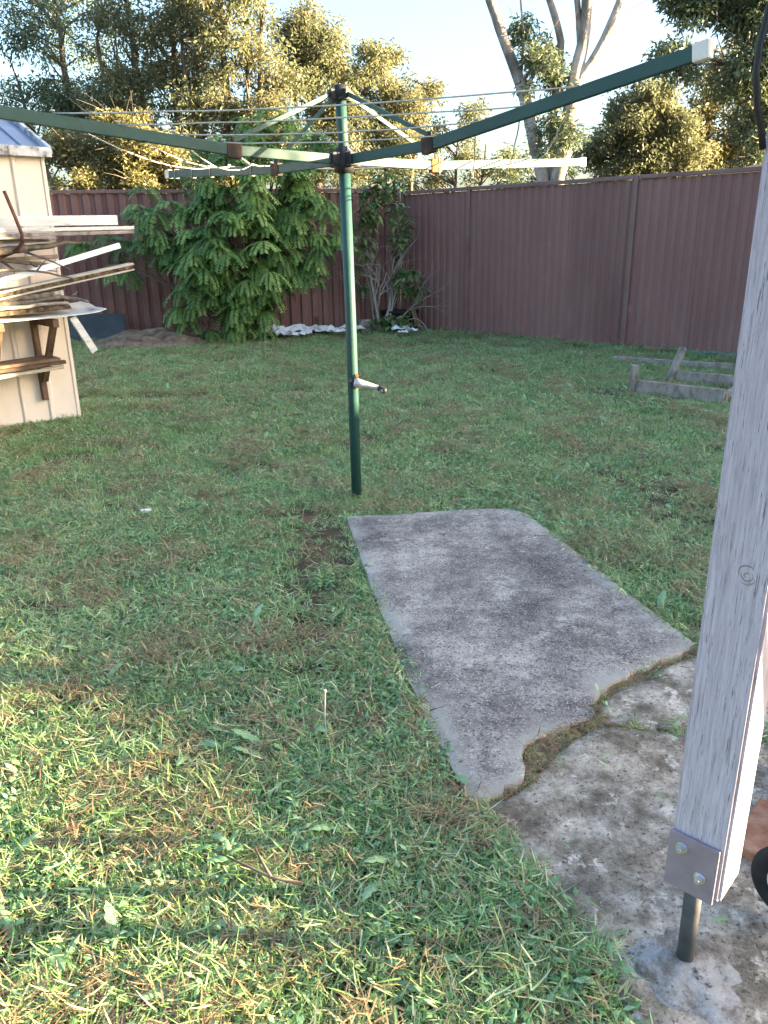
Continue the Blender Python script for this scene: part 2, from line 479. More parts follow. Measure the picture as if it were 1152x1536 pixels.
def slab(name, poly, material, top, rough, thick, step=.03, edge=.006, seed=0.0, tilt=None):
    """Cast slab with a wandering edge and an uneven top, as one closed mesh."""
    out = []
    for i in range(len(poly)):
        a, c = Vector(poly[i]), Vector(poly[(i + 1) % len(poly)])
        k = max(1, int((c - a).length / .02))
        for t in range(k):
            p = a.lerp(c, t / k)
            w = noise.noise_vector(Vector((p.x * 14, p.y * 14, seed))) * edge + noise.noise_vector(Vector((p.x * 60, p.y * 60, seed))) * edge * .5
            if name == 'concrete_slab' and p.y < 2.44 and p.x > .118 + (1.984 - p.y) * .255 + .03:   # the broken end is jagged
                w = w * 1.2 + noise.noise_vector(Vector((p.x * 33, p.y * 33, seed + 2))) * .012 + noise.noise_vector(Vector((p.x * 130, p.y * 130, seed))) * .006
            out.append(Vector((p.x + w.x, p.y + w.y)))
    nb = len(out)
    xs_ = np.arange(min(p.x for p in out), max(p.x for p in out), step)
    ys_ = np.arange(min(p.y for p in out), max(p.y for p in out), step)
    G = np.array([(x, y) for x in xs_ for y in ys_]) + rng.normal(0, step * .12, (len(xs_) * len(ys_), 2))
    G = G[in_poly(G, out)]
    E = np.array([(p.x, p.y) for p in out])
    keep = np.array([np.min((E[:, 0] - q[0]) ** 2 + (E[:, 1] - q[1]) ** 2) > (step * .55) ** 2 for q in G])
    G = G[keep]
    pts = out + [Vector(p) for p in G]
    vv, ee, ff, *_ = delaunay_2d_cdt(pts, [], [list(range(nb))], 1, 1e-6)
    vs_ = []
    for i, p in enumerate(vv):
        z = top + rough * noise.noise(Vector((p.x * 4, p.y * 4, seed))) + rough * .6 * noise.noise(Vector((p.x * 15, p.y * 15, seed + 4)))
        if tilt:
            z += tilt(p.x, p.y)
        if i < nb:
            z -= .006 + .004 * noise.noise(Vector((p.x * 30, p.y * 30, 1)))
        vs_.append((p.x, p.y, z))
    m = MB()
    m.raw(vs_, ff, True)
    low = [(p.x, p.y, top - thick) for p in vv[:nb]]
    m.raw([vs_[i] for i in range(nb)] + low, [(i, i + nb, (i + 1) % nb + nb, (i + 1) % nb) for i in range(nb)])
    o = struct(m.build(name, material))
    rim = []
    for (x, y, z) in m.v:
        d = float(np.sqrt(np.min((E[:, 0] - x) ** 2 + (E[:, 1] - y) ** 2)))
        rim.append(max(0.0, 1 - d / .15) ** 1.3 * max(.05, .62 + 1.1 * noise.noise(Vector((x * 4, y * 4, 3)))))
    a = o.data.attributes.new('rim', 'FLOAT', 'POINT')
    a.data.foreach_set('value', np.array(rim, dtype=np.float32))
    return o


slab('concrete_slab', SLAB_A, 'slab', .004, .002, .07, .035, .005, 1.0)
slab('broken_concrete_path', SLAB_B, 'old_slab', -.012, .006, .06, .02, .008, 5.0)
slab('broken_concrete_piece', SLAB_B1, 'old_slab', -.014, .006, .06, .02, .008, 9.0)


# ------------------------------------------------------------------ fences
def fence(name, origin, d, length, height, posts, period, flat, slope, depth, label, front):
    d = Vector(d).normalized()
    nrm = Vector((-d.y, d.x, 0)) * front           # towards the yard
    rt = thing(name, origin, label, 'fence')
    o = Vector(origin)
    bot = -.06
    for k in range(len(posts) - 1):
        s0, s1 = posts[k] + .028, posts[k + 1] - .028
        ns = max(1, round((s1 - s0) / .86))
        for q in range(ns):
            a, c = s0 + (s1 - s0) * q / ns, s0 + (s1 - s0) * (q + 1) / ns
            prof = []
            s = a
            n_per = max(1, round((c - a) / period))
            per = (c - a) / n_per
            fl, sl = flat * per / period, slope * per / period
            rest = per - fl - 2 * sl
            for i in range(n_per):
                t = a + i * per
                prof += [(t, 0), (t + fl, 0), (t + fl + sl, -depth), (t + fl + sl + rest, -depth)]
            prof.append((c, 0))
            if q < ns - 1:
                prof.append((c + .004, .003))
            dz = random.uniform(-.004, .004)
            m = MB()
            vs_ = []
            nz = 9
            for iz in range(nz + 1):
                z = bot + (height - .05 - bot) * iz / nz
                for (t, off) in prof:
                    bow = .006 * noise.noise(Vector((t * 1.3 + q * 3, z * 1.6, k * 5 + len(name)))) + .004 * noise.noise(Vector((t * 6, z * 5, k)))
                    vs_.append(o + d * t + nrm * (off + bow + dz * .3 + q * .0015) + Vector((0, 0, z)))
            w = len(prof)
            m.raw(vs_, [(j * w + i, j * w + i + 1, (j + 1) * w + i + 1, (j + 1) * w + i) for j in range(nz) for i in range(w - 1)])
            m.build('sheet', 'fence', rt)
        m = MB()
        pm = o + d * ((posts[k] + posts[k + 1]) / 2)
        m.beam(o + d * (posts[k] + .03) + Vector((0, 0, height - .02)) + nrm * .0, o + d * (posts[k + 1] - .03) + Vector((0, 0, height - .02)), .058, .048, .006)
        m.build('top_rail', 'fence_trim', rt)
        m = MB()
        m.beam(o + d * (posts[k] + .03) + Vector((0, 0, .0)) - nrm * .03, o + d * (posts[k + 1] - .03) + Vector((0, 0, .0)) - nrm * .03, .03, .07, .004)
        m.build('bottom_rail', 'fence_trim', rt)
    for s in posts:
        m = MB()
        p = o + d * s
        m.beam(p + Vector((0, 0, -.3)), p + Vector((0, 0, height + .004)), .056, .072, .005, up=nrm)
        m.build('post', 'fence_trim', rt)
    return rt


LFD = (LF1 - LF0).normalized()
fence('metal_fence', LF0, LFD, (LF1 - LF0).length, 2.12, [.06, 2.7, 5.35, 7.985], .165, .075, .022, .034,
      'brown steel fence with wide ribs behind the leafy shrub and shed', -1)
fence('metal_fence', RF0, RFD, 29, 2.07, [.06, 1.36, 3.95] + [6.5 + 2.55 * i for i in range(11)], .125, .055, .022, .015,
      'plain brown ribbed steel fence running beside the old timber frame', -1)
# ------------------------------------------------------------------ clothes hoist
PX, PY = -.152, 4.17
HZ = 1.728
hoist = thing('clothes_hoist', (PX, PY, -.03), 'green rotary clothes hoist standing on the lawn by the slab', 'clothes hoist')
P0 = Vector((PX, PY, 0))
m = MB()
m.tube([P0 + Vector((0, 0, -.06)), P0 + Vector((-.006, 0, .9)), P0 + Vector((-.017, 0, 1.70))], .0285, 20)
m.build('pole', 'hoist_green', hoist)
m = MB()
m.tube([P0 + Vector((-.017, 0, 1.69)), P0 + Vector((-.026, 0, 2.0))], .0262, 20)
m.build('inner_pole', 'hoist_green', hoist)
HX = P0 + Vector((-.018, 0, 0))


def lathe(m, c, prof, n=16):
    vs_, fs = [], []
    for (r, z) in prof:
        for k in range(n):
            a = 2 * math.pi * k / n
            vs_.append(Vector(c) + Vector((r * math.cos(a), r * math.sin(a), z)))
    for i in range(len(prof) - 1):
        for k in range(n):
            fs.append((i * n + k, i * n + (k + 1) % n, (i + 1) * n + (k + 1) % n, (i + 1) * n + k))
    fs.append(tuple(reversed(range(n))))
    fs.append(tuple((len(prof) - 1) * n + k for k in range(n)))
    m.raw(vs_, fs, True)
    return m


A0 = -.8813
ARM_DIR = [Vector((math.cos(A0 + k * math.pi / 2), math.sin(A0 + k * math.pi / 2), 0)) for k in range(4)]
m = MB()
lathe(m, HX, [(.030, HZ - .062), (.046, HZ - .055), (.052, HZ - .02), (.052, HZ + .02), (.044, HZ + .05), (.032, HZ + .058)])
for dv in ARM_DIR:
    m.beam(HX + dv * .03 + Vector((0, 0, HZ)), HX + dv * .085 + Vector((0, 0, HZ)), .052, .062, .006)
m.build('hub', 'black_cast', hoist)
m = MB()
TX = P0 + Vector((-.027, 0, 0))
lathe(m, TX, [(.027, 1.985), (.040, 1.99), (.044, 2.02), (.042, 2.046), (.02, 2.056)])
for dv in ARM_DIR:
    m.beam(TX + dv * .03 + Vector((0, 0, 2.013)), TX + dv * .064 + Vector((0, 0, 2.008)), .034, .046, .004)
m.build('top_cap', 'black_cast', hoist)
TIPZ = [.165, .075, .065, .115]                       # rise of each arm end over the hub
TIPR = [1.87, 1.90, 1.96, 1.92]
BR = .6128
ARM = []
for k, dv in enumerate(ARM_DIR):
    h = HX + Vector((0, 0, HZ))
    j = h + dv * BR + Vector((0, 0, .004 + (.006 if k in (0, 3) else -.004)))
    t = h + dv * TIPR[k] + Vector((0, 0, TIPZ[k]))
    ARM.append((h, j, t))
    m = MB()
    m.beam(h + dv * .06, j, .024, .044, .003)
    e = (t - j).normalized()
    a2 = MB()
    a2.beam(j - e * .01, t - e * .03, .026, .046, .003)
    arm = m.build('arm', 'hoist_green', hoist)
    a2.build('outer_arm', 'hoist_green', arm)
    m = MB()
    m.beam(t - e * .045, t + e * .012, .034, .056, .007)
    m.build('end_cap', 'white_plastic', hoist)
    m = MB()
    m.beam(j - e * .036, j + e * .036, .034, .066, .004)
    m.tube([j + Vector((0, 0, .03)), j + Vector((0, 0, .055))], .010, 8)
    m.build('bracket', 'rust_bright' if k == 1 else 'rust_cast', hoist)
    st = MB()
    st.beam(TX + dv * .052 + Vector((0, 0, 2.012)), j + Vector((0, 0, .040)) - dv * .004, .007, .020, .0015)
    st.build('strut', 'hoist_green', hoist)


def arm_point(k, r):
    h, j, t = ARM[k]
    if r <= BR:
        return h.lerp(j, r / BR)
    return j.lerp(t, (r - BR) / (TIPR[k] - BR))


def rope(a, c, sag, n=18, wob=0.0):
    return [a.lerp(c, i / n) - Vector((0, 0, 4 * sag * (i / n) * (1 - i / n))) + noise.noise_vector(Vector((i * .4, a.x * 5, a.z * 9))) * wob for i in range(n + 1)]


radii = [.66, .89, 1.13, 1.38]
SAG = {3: [.012, .018, .014, .02, .03], 0: [.10, .15, .13, .09, .12], 1: [.02, .015, .03, .02, .035], 2: [.04, .07, .05, .06, .04]}
for k in range(4):
    for i, r in enumerate(radii):
        if k == 1 and i == 1:
            continue
        up = Vector((0, 0, .026))
        a, c = arm_point(k, r) + up, arm_point((k + 1) % 4, r) + up
        m = MB()
        m.tube(rope(a, c, SAG[k][i], 20, .004), .0030, 6)
        # the knot around the arm
        m.tube([a + Vector((0, 0, .004)) + Vector((.008 * math.cos(q), .008 * math.sin(q), .003 * q / 3)) for q in np.linspace(0, 9, 16)], .0028, 5)
        m.build('line', 'line', hoist)
# rope wound round the back left arm and the loose end at the hub
for k, rr in ((2, np.arange(.85, 1.85, .24)),):
    for r in rr:
        p = arm_point(k, r)
        dv = (ARM[k][2] - ARM[k][1]).normalized()
        sd = dv.cross(Vector((0, 0, 1))).normalized()
        m = MB()
        m.tube([p + dv * (.004 * q) + sd * (.017 * math.copysign(min(1, abs(math.cos(q) * 1.4)), math.cos(q))) + Vector((0, 0, .027 * math.copysign(min(1, abs(math.sin(q) * 1.4)), math.sin(q))))
                for q in np.linspace(0, 6.3, 21)], .0022, 5)
        m.build('rope_wrap', 'line', hoist)
m = MB()
hc = HX + Vector((.05, -.05, HZ + .02))
m.tube([hc + Vector((.03 * math.sin(q * 1.7), -.012 * math.cos(q), -.035 * abs(math.sin(q)) + .005 * q)) for q in np.linspace(0, 12, 60)], .0024, 5)
m.build('rope_tangle', 'line', hoist)
# crank
CZ = .645
cr = MB()
cr.tube([P0 + Vector((.005, -.03, CZ)), P0 + Vector((.012, -.062, CZ))], [.030, .026], 14)
gb = cr.build('gear_boss', 'black_cast', hoist)
for dz in (-.032, .032):
    s_ = MB()
    s_.tube([P0 + Vector((.02, -.026, CZ + dz)), P0 + Vector((.022, -.038, CZ + dz))], .008, 8)
    s_.build('bolt', 'rust_bright', gb)
m = MB()
c0 = P0 + Vector((.016, -.066, CZ))
c1 = P0 + Vector((.150, -.085, CZ - .030))
m.tube([c0 + Vector((-.012, .0, .002)), c0, c0.lerp(c1, .25), c0.lerp(c1, .8), c1], [.018, .027, .021, .0135, .012], 14)
ch = m.build('crank_handle', 'crank', hoist)
m = MB()
m.tube([c1 + Vector((-.012, .012, .002)), c1 + Vector((-.004, -.03, 0)), c1 + Vector((.014, -.034, -.004)), c1 + Vector((.024, -.034, -.006))], [.016, .017, .017, .013], 12)
m.build('crank_knob', 'black_cast', ch)

# ------------------------------------------------------------------ veranda post
pt = thing('veranda_post', (.585, 1.164, -.012), 'weathered white painted timber post on a steel stirrup in concrete', 'post')
pu = Vector((.0540, -.0500, 0)).normalized()       # along the left face
pv = Vector((.0500, .0540, 0)).normalized()        # along the sunlit face
PW = .094
c0 = Vector((.498, 1.103, 0))
pc = c0 + pu * (PW / 2) + pv * (PW / 2)
m = MB()
bm = bmesh.new()
bmesh.ops.create_cube(bm, size=1)
for v in bm.verts:
    v.co = Vector((v.co.x * PW, v.co.y * PW, v.co.z * 2.32))
bmesh.ops.bevel(bm, geom=[e for e in bm.edges], offset=.005, segments=2, affect='EDGES')
Mx = Matrix((pu, pv, Vector((0, 0, 1)))).transposed().to_4x4()
Mx.translation = Vector((pc.x, pc.y, .262 + 1.16))
m.raw([Mx @ v.co for v in bm.verts], [[v.index for v in f.verts] for f in bm.faces])
bm.free()
m.build('timber', 'post_paint', pt)
# a grown-over knot: two cracked, open rings of raised grain
cc = c0 + pu * (PW * .62) + Vector((0, 0, .87))
for rr, a0, a1 in ((.0135, .4, 3.6), (.0125, 3.9, 6.2), (.008, 2.2, 7.4), (.0035, 0, 5)):
    m = MB()
    m.tube([cc + pu * (rr * math.cos(q) * (1 + .15 * math.sin(2 * q + rr * 300))) + Vector((0, 0, rr * 1.15 * math.sin(q))) + pv * .0006 for q in np.linspace(a0, a1, 22)],
           [.0004 + .0012 * math.sin(math.pi * k / 21) for k in range(22)], 5)
    m.build('knot_ring', 'grey_wood', pt)
pl = MB()
plw = PW * .92
pcz = .315
plc = c0 + pu * (plw * .47) - pv * .004 + Vector((0, 0, pcz))
Mp = Matrix((pu, pv, Vector((0, 0, 1)))).transposed().to_4x4()
Mp.translation = plc
pl.box((plw, .006, .115), Mp, .002)
plate = pl.build('steel_plate', 'galv', pt)
pl = MB()
Mp2 = Mp.copy()
Mp2.translation = plc + pv * (PW + .009)
pl.box((plw, .006, .115), Mp2, .002)
pl.build('steel_plate', 'galv', pt)
for (fu, z) in ((-.22, .032), (.2, -.012)):
    m = MB()
    q = plc + pu * (plw * fu) + Vector((0, 0, z))
    m.tube([q - pv * .003, q - pv * .0055], .0105, 16)
    m.tube([q - pv * .0055, q - pv * .012], .0075, 6, smooth=False)
    m.tube([q - pv * .012, q - pv * .017], .0042, 10)
    m.build('bolt', 'bolt', pt)
m = MB()
pb = Vector((.585, 1.166, 0))
m.tube([pb + Vector((0, 0, -.03)), pb + Vector((-.006, -.004, .27))], .0165, 18)
m.build('stirrup_pipe', 'pipe', pt)
m = MB()
lath = []
nf = 40
for ri, (fr, z) in enumerate(((1.0, -.045), (.9, -.020), (.62, -.010), (.3, -.003), (.12, .002))):
    for k in range(nf):
        a = 2 * math.pi * k / nf
        rr = fr * (.145 + .03 * noise.noise(Vector((math.cos(a) * 1.6, math.sin(a) * 1.6, 3))) + .012 * noise.noise(Vector((math.cos(a) * 5, math.sin(a) * 5, 9))))
        p = pb + Vector((rr * math.cos(a) + .005, rr * math.sin(a) - .03 * fr, z))
        lath.append(p + Vector((0, 0, .006 * noise.noise(p * 22) + .006 * noise.noise(p * 9))))
m.raw(lath, [(i * nf + k, i * nf + (k + 1) % nf, (i + 1) * nf + (k + 1) % nf, (i + 1) * nf + k) for i in range(4) for k in range(nf)]
      + [tuple(4 * nf + k for k in range(nf))], True)
m.build('footing', 'footing', pt)
m = MB()
m.tube([(.500, 1.10, 2.3), (.492, 1.098, 1.75), (.478, 1.09, 1.62), (.470, 1.088, 1.57), (.470, 1.088, 1.54), (.478, 1.09, 1.50), (.490, 1.096, 1.475), (.496, 1.10, 1.455)], .0045, 8)
tag(m.build('black_cable', 'black_plastic'), 'black cable bowing out from the top of the white post', 'cable')


# ------------------------------------------------------------------ shed with timber rack
SC = Vector((-2.558, 6.495, 0))
SU = Vector((-.757, -.653, 0)).normalized()
SN = Vector((.653, -.757, 0)).normalized()


def S(s, o, z):
    return SC + SU * s + SN * o + Vector((0, 0, z))


shed = thing('garden_shed', (SC.x, SC.y, -.03), 'small cream ribbed metal shed with blue grey roof and timber rack', 'shed')


def ribbed(a, c, z0, z1, name, nrm):
    a, c = Vector(a), Vector(c)
    d = (c - a).normalized()
    L = (c - a).length
    per = .21
    prof = [(0, 0)]
    s = .20
    while s < L - .05:
        prof += [(s, 0), (s + .012, .020), (s + .034, .020), (s + .046, 0)]
        s += per
    prof.append((L, 0))
    m = MB()
    vs_ = []
    for iz in range(9):
        z = z0 + (z1 - z0) * iz / 8
        for (t, off) in prof:
            vs_.append(a + d * t + nrm * (off + .004 * noise.noise(Vector((t * 3, z * 3, 1)))) + Vector((0, 0, z)))
    w = len(prof)
    m.raw(vs_, [(j * w + i, j * w + i + 1, (j + 1) * w + i + 1, (j + 1) * w + i) for j in range(8) for i in range(w - 1)])
    return m.build(name, 'shed', shed)


back = -SN
ribbed(S(0, 0, 0), S(2.3, 0, 0), -.02, 2.0, 'wall', SN)
ribbed(S(0, 0, 0), S(0, -1.6, 0), -.02, 2.0, 'wall', -SU)
ribbed(S(2.3, 0, 0), S(2.3, -1.6, 0), -.02, 2.0, 'wall', SU)
ribbed(S(0, -1.6, 0), S(2.3, -1.6, 0), -.02, 2.0, 'wall', -SN)
m = MB()
m.beam(S(.006, -.004, -.02), S(.006, -.004, 2.0), .028, .028, .004, up=SN)
m.build('corner_trim', 'shed', shed)
m = MB()
ev, rg = 2.02, 2.36
m.raw([S(-.03, .05, ev), S(2.35, .05, ev), S(2.35, -.8, rg), S(-.03, -.8, rg), S(2.35, -1.66, ev), S(-.03, -1.66, ev),
       S(-.03, .05, ev - .02), S(2.35, .05, ev - .02), S(2.35, -.8, rg - .02), S(-.03, -.8, rg - .02), S(2.35, -1.66, ev - .02), S(-.03, -1.66, ev - .02)],
      [(0, 1, 2, 3), (3, 2, 4, 5), (7, 6, 9, 8), (8, 9, 11, 10), (0, 6, 7, 1), (5, 4, 10, 11), (0, 3, 9, 6), (3, 5, 11, 9), (1, 7, 8, 2), (2, 8, 10, 4)])
roof = m.build('roof', 'shed_roof', shed)
for q in range(9):
    m = MB()
    s = .12 + q * .27
    m.beam(S(s, .045, ev + .006), S(s, -.79, rg + .006), .02, .014, .003)
    m.build('roof_rib', 'shed_roof', roof)
m = MB()
m.beam(S(-.045, .062, ev + .0), S(2.36, .062, ev + .0), .03, .07, .003, jitter=.003)
m.build('gutter_flashing', 'flashing', shed)
m = MB()
m.beam(S(-.045, .06, ev + .012), S(-.045, -.8, rg + .012), .03, .05, .003, jitter=.003)
m.beam(S(-.045, -.802, rg + .012), S(-.045, -1.66, ev + .012), .03, .05, .003)
m.build('barge_flashing', 'flashing', shed)
m = MB()
m.raw([S(-.002, .002, 2.0), S(-.002, -1.6, 2.0), S(-.002, -.8, rg - .03)], [(0, 1, 2)])
m.build('gable', 'shed', shed)
m = MB()
m.raw([S(2.302, .002, 2.0), S(2.302, -.8, rg - .03), S(2.302, -1.6, 2.0)], [(0, 1, 2)])
m.build('gable', 'shed', shed)
# rack on the wall: uprights, cantilever arms, braces
for s in (.27, .66, 1.5):
    m = MB()
    m.beam(S(s, .032, .17), S(s, .032, 1.0), .07, .038, .004, up=SU)
    m.build('rack_upright', 'brown_wood', shed)
    m = MB()
    m.beam(S(s - .03, .05, .80), S(s - .03, .46, .80), .045, .06, .004)
    m.build('rack_arm', 'dark_wood', shed)
    m = MB()
    m.beam(S(s - .03, .40, .785), S(s - .01, .06, .33), .042, .045, .004, up=SU)
    m.build('rack_brace', 'dark_wood', shed)
m = MB()
m.tube([S(.44, .40, 1.72), S(.40, .42, 1.55), S(.372, .42, 1.43), S(.372, .40, 1.375), S(.41, .36, 1.32), S(.47, .20, 1.28), S(.49, .02, 1.28)], .013, 8)
m.build('rack_hook', 'rust', shed)

# timber on the rack, every piece its own thing
GT = 'timber stacked on the shed rack'


def plank(name, a, c, w, h, material, label, cat='plank', bev=.003, jit=.0, up=(0, 0, 1), group=GT):
    m = MB()
    m.beam(a, c, w, h, bev, up, jit)
    return tag(m.build(name, material), label, cat, group)


def stick(name, pts, r0, r1, material, label, cat='branch', twigs=(), sides=9, knob=.12, group=GT):
    m = MB()
    V = [Vector(p) for p in pts]
    P = []
    for i in range(len(V) - 1):
        for t in range(6):
            P.append(V[i].lerp(V[i + 1], t / 6))
    P.append(V[-1])
    P = [p + noise.noise_vector(p * 8) * .012 for p in P]
    n = len(P)
    m.tube(P, [(r0 + (r1 - r0) * i / (n - 1)) * (1 + knob * noise.noise(P[i] * 20)) for i in range(n)], sides)
    for tw in twigs:
        m.tube(tw, [r1 * .9 + .002, r1 * .6 + .001, .002][:len(tw)], 6)
    return tag(m.build(name, material), label, cat, group)


plank('white_board', S(1.8, .34, 1.50), S(-.40, .30, 1.535), .022, .068, 'white_wood', 'peeling white board leaning highest on the shed rack', jit=.004)
plank('white_board', S(1.8, .30, 1.432), S(-.51, .30, 1.478), .11, .026, 'white_wood', 'long flat white board under the highest board on the rack', jit=.003)
plank('weathered_board', S(1.8, .30, 1.395), S(-.505, .31, 1.447), .10, .026, 'grey_wood', 'weathered grey board beneath the long flat white board', jit=.003)
plank('grey_board', S(1.6, .25, 1.352), S(.10, .25, 1.396), .12, .03, 'grey_wood', 'short grey board above the thick branch on the rack', jit=.004)
stick('thick_branch', [S(1.5, .30, 1.30), S(.7, .33, 1.30), S(.30, .32, 1.335), S(.08, .30, 1.365), S(-.09, .28, 1.368)], .040, .010, 'bark',
      'thick grey branch lying through the rusty hook', twigs=[[S(.36, .33, 1.32), S(.18, .34, 1.25), S(.02, .36, 1.17)]])
stick('forked_branch', [S(1.2, .24, 1.25), S(.6, .24, 1.27), S(.30, .22, 1.24), S(.08, .2, 1.20)], .022, .012, 'bark', 'thin forked branch under the thick branch',
      twigs=[[S(.5, .24, 1.26), S(.42, .28, 1.19), S(.44, .3, 1.12)], [S(.3, .22, 1.24), S(.2, .25, 1.18), S(.1, .25, 1.165)]])
plank('split_board', S(.9, .16, 1.235), S(.06, .16, 1.275), .08, .03, 'grey_wood', 'split grey offcut behind the thin forked branch', jit=.006)
plank('white_strip', S(1.4, .34, .895), S(-.38, .34, 1.348), .012, .042, 'white_strip', 'clean white plastic strip slanting up across the rack', 'strip', bev=.002)
plank('short_offcut', S(1.1, .36, 1.05), S(.44, .36, 1.10), .07, .045, 'grey_wood', 'short square grey offcut below the white plastic strip', jit=.004)
fb = thing('sandwich_panel', S(.2, .32, 1.0), 'rotten edged beige panel strip slanting up over the bark', 'panel', GT)
m = MB()
m.beam(S(1.3, .32, .915), S(-.465, .32, 1.207), .10, .016, .002)
m.build('top_skin', 'fibro', fb)
m = MB()
m.beam(S(1.3, .325, .892), S(-.462, .325, 1.185), .075, .026, .003, jitter=.006)
m.build('rotten_core', 'rot', fb)
m = MB()
m.beam(S(1.3, .32, .872), S(-.468, .32, 1.164), .10, .012, .002)
m.build('bottom_skin', 'fibro', fb)
stick('bark_branch', [S(1.3, .22, .95), S(.5, .22, 1.0), S(.25, .2, 1.02), S(.06, .2, 1.045)], .030, .014, 'bark', 'rough branch wedged under the beige panel strip')
stick('curved_branch', [S(1.2, .33, .93), S(.4, .34, .955), S(.15, .35, .985), S(.04, .36, .965), S(-.06, .38, .935)], .030, .009, 'bark',
      'curved branch poking past the bark slabs', twigs=[[S(.08, .35, .98), S(.03, .36, 1.0), S(.01, .37, 1.02)]])
stick('dry_stick', [S(1.0, .36, 1.16), S(.5, .37, 1.19), S(.2, .38, 1.16), S(.02, .4, 1.10)], .012, .005, 'bark', 'thin crooked stick in front of the split grey offcut',
      twigs=[[S(.3, .37, 1.17), S(.24, .40, 1.24), S(.2, .42, 1.27)]])
stick('knotty_limb', [S(1.2, .30, .985), S(.6, .33, 1.0), S(.35, .34, .99), S(.18, .34, 1.005)], .034, .024, 'bark', 'short knotty limb between the curved branch and panel strip')
stick('pale_stick', [S(.9, .42, .925), S(.4, .43, .93), S(.12, .44, .945)], .016, .010, 'grey_wood', 'pale barkless stick at the front edge of the white sheet')
plank('thin_batten', S(1.5, .36, 1.415), S(.12, .37, 1.408), .05, .016, 'grey_wood', 'thin grey batten against the rusty hook', jit=.004)
plank('bark_slab', S(1.4, .24, .905), S(.10, .24, .955), .14, .04, 'bark', 'thick dark bark slab on the white sheet, upper one', 'bark', jit=.012)
plank('bark_slab', S(1.4, .32, .868), S(.09, .32, .915), .16, .035, 'rot', 'crumbling bark slab directly on the white sheet', 'bark', jit=.012)
m = MB()
pr = [(1.5, .845), (.6, .850), (.2, .858), (.0, .868), (-.08, .876), (-.135, .893)]
vv = []
for (s, z) in pr:
    for (o_, dz) in ((.08, .01), (.30, 0), (.47, -.005), (.47, -.013), (.30, -.008), (.08, .002)):
        vv.append(S(s - (.0 if o_ < .4 else .02), o_, z + dz + (.035 if (s < .1 and o_ < .2) else 0)))
m.raw(vv, [(i * 6 + k, i * 6 + (k + 1) % 6, (i + 1) * 6 + (k + 1) % 6, (i + 1) * 6 + k) for i in range(len(pr) - 1) for k in range(6)] + [tuple(range(6)), tuple(30 + k for k in reversed(range(6)))])
tag(m.build('white_sheet', 'white_wood'), 'white sheet with upturned end lying on the rack arms', 'sheet', GT)
plank('hanging_plank', S(.10, .42, .835), S(-.03, .44, .565), .055, .03, 'white_wood', 'short peeling white plank hanging off the rack corner', up=SN, jit=.003)
plank('shelf_board', S(1.5, .20, .470), S(.20, .20, .520), .26, .022, 'brown_wood', 'wide brown board on the low shelf of the rack', jit=.003)
plank('shelf_batten', S(1.5, .30, .440), S(.16, .30, .494), .05, .028, 'dark_wood', 'dark narrow batten beneath the wide brown board', jit=.003)
m = MB()
m.tube([S(1.5, .27, .375), S(.17, .27, .452)], .017, 12)
tag(m.build('conduit_pipe', 'fibro'), 'cream pipe lying below the brown shelf board', 'pipe', GT)

# ------------------------------------------------------------------ things on the ground by the fences
m = MB()
g_n = 46
vv = []
for j in range(g_n):
    for i in range(g_n):
        x = -4.5 + 2.1 * i / (g_n - 1)
        y = 10.75 + 1.5 * j / (g_n - 1)
        e = max(0, 1 - ((x + 3.35) / .95) ** 2 - ((y - 11.5) / .6) ** 2)
        z = -.06 + .22 * e ** .6 * (1 + .35 * noise.noise(Vector((x * 2.2, y * 2.2, 0)))) + .03 * noise.noise(Vector((x * 7, y * 7, 3))) * min(1, e * 4) + .015 * noise.noise(Vector((x * 22, y * 22, 3))) * min(1, e * 4)
        vv.append((x, y, z))
m.raw(vv, [(j * g_n + i, j * g_n + i + 1, (j + 1) * g_n + i + 1, (j + 1) * g_n + i) for j in range(g_n - 1) for i in range(g_n - 1)], True)
tag(m.build('soil_mound', 'mound'), 'low mound of dry grey soil in front of the fence', 'soil mound')

m = MB()
m.beam((-4.75, 12.02, -.03), (-4.75, 12.20, .36), 1.7, .022, .004, up=(0, 1, 0))
tag(m.build('leaning_board', 'blue_board'), 'dark blue grey board leaning low against the fence', 'board')

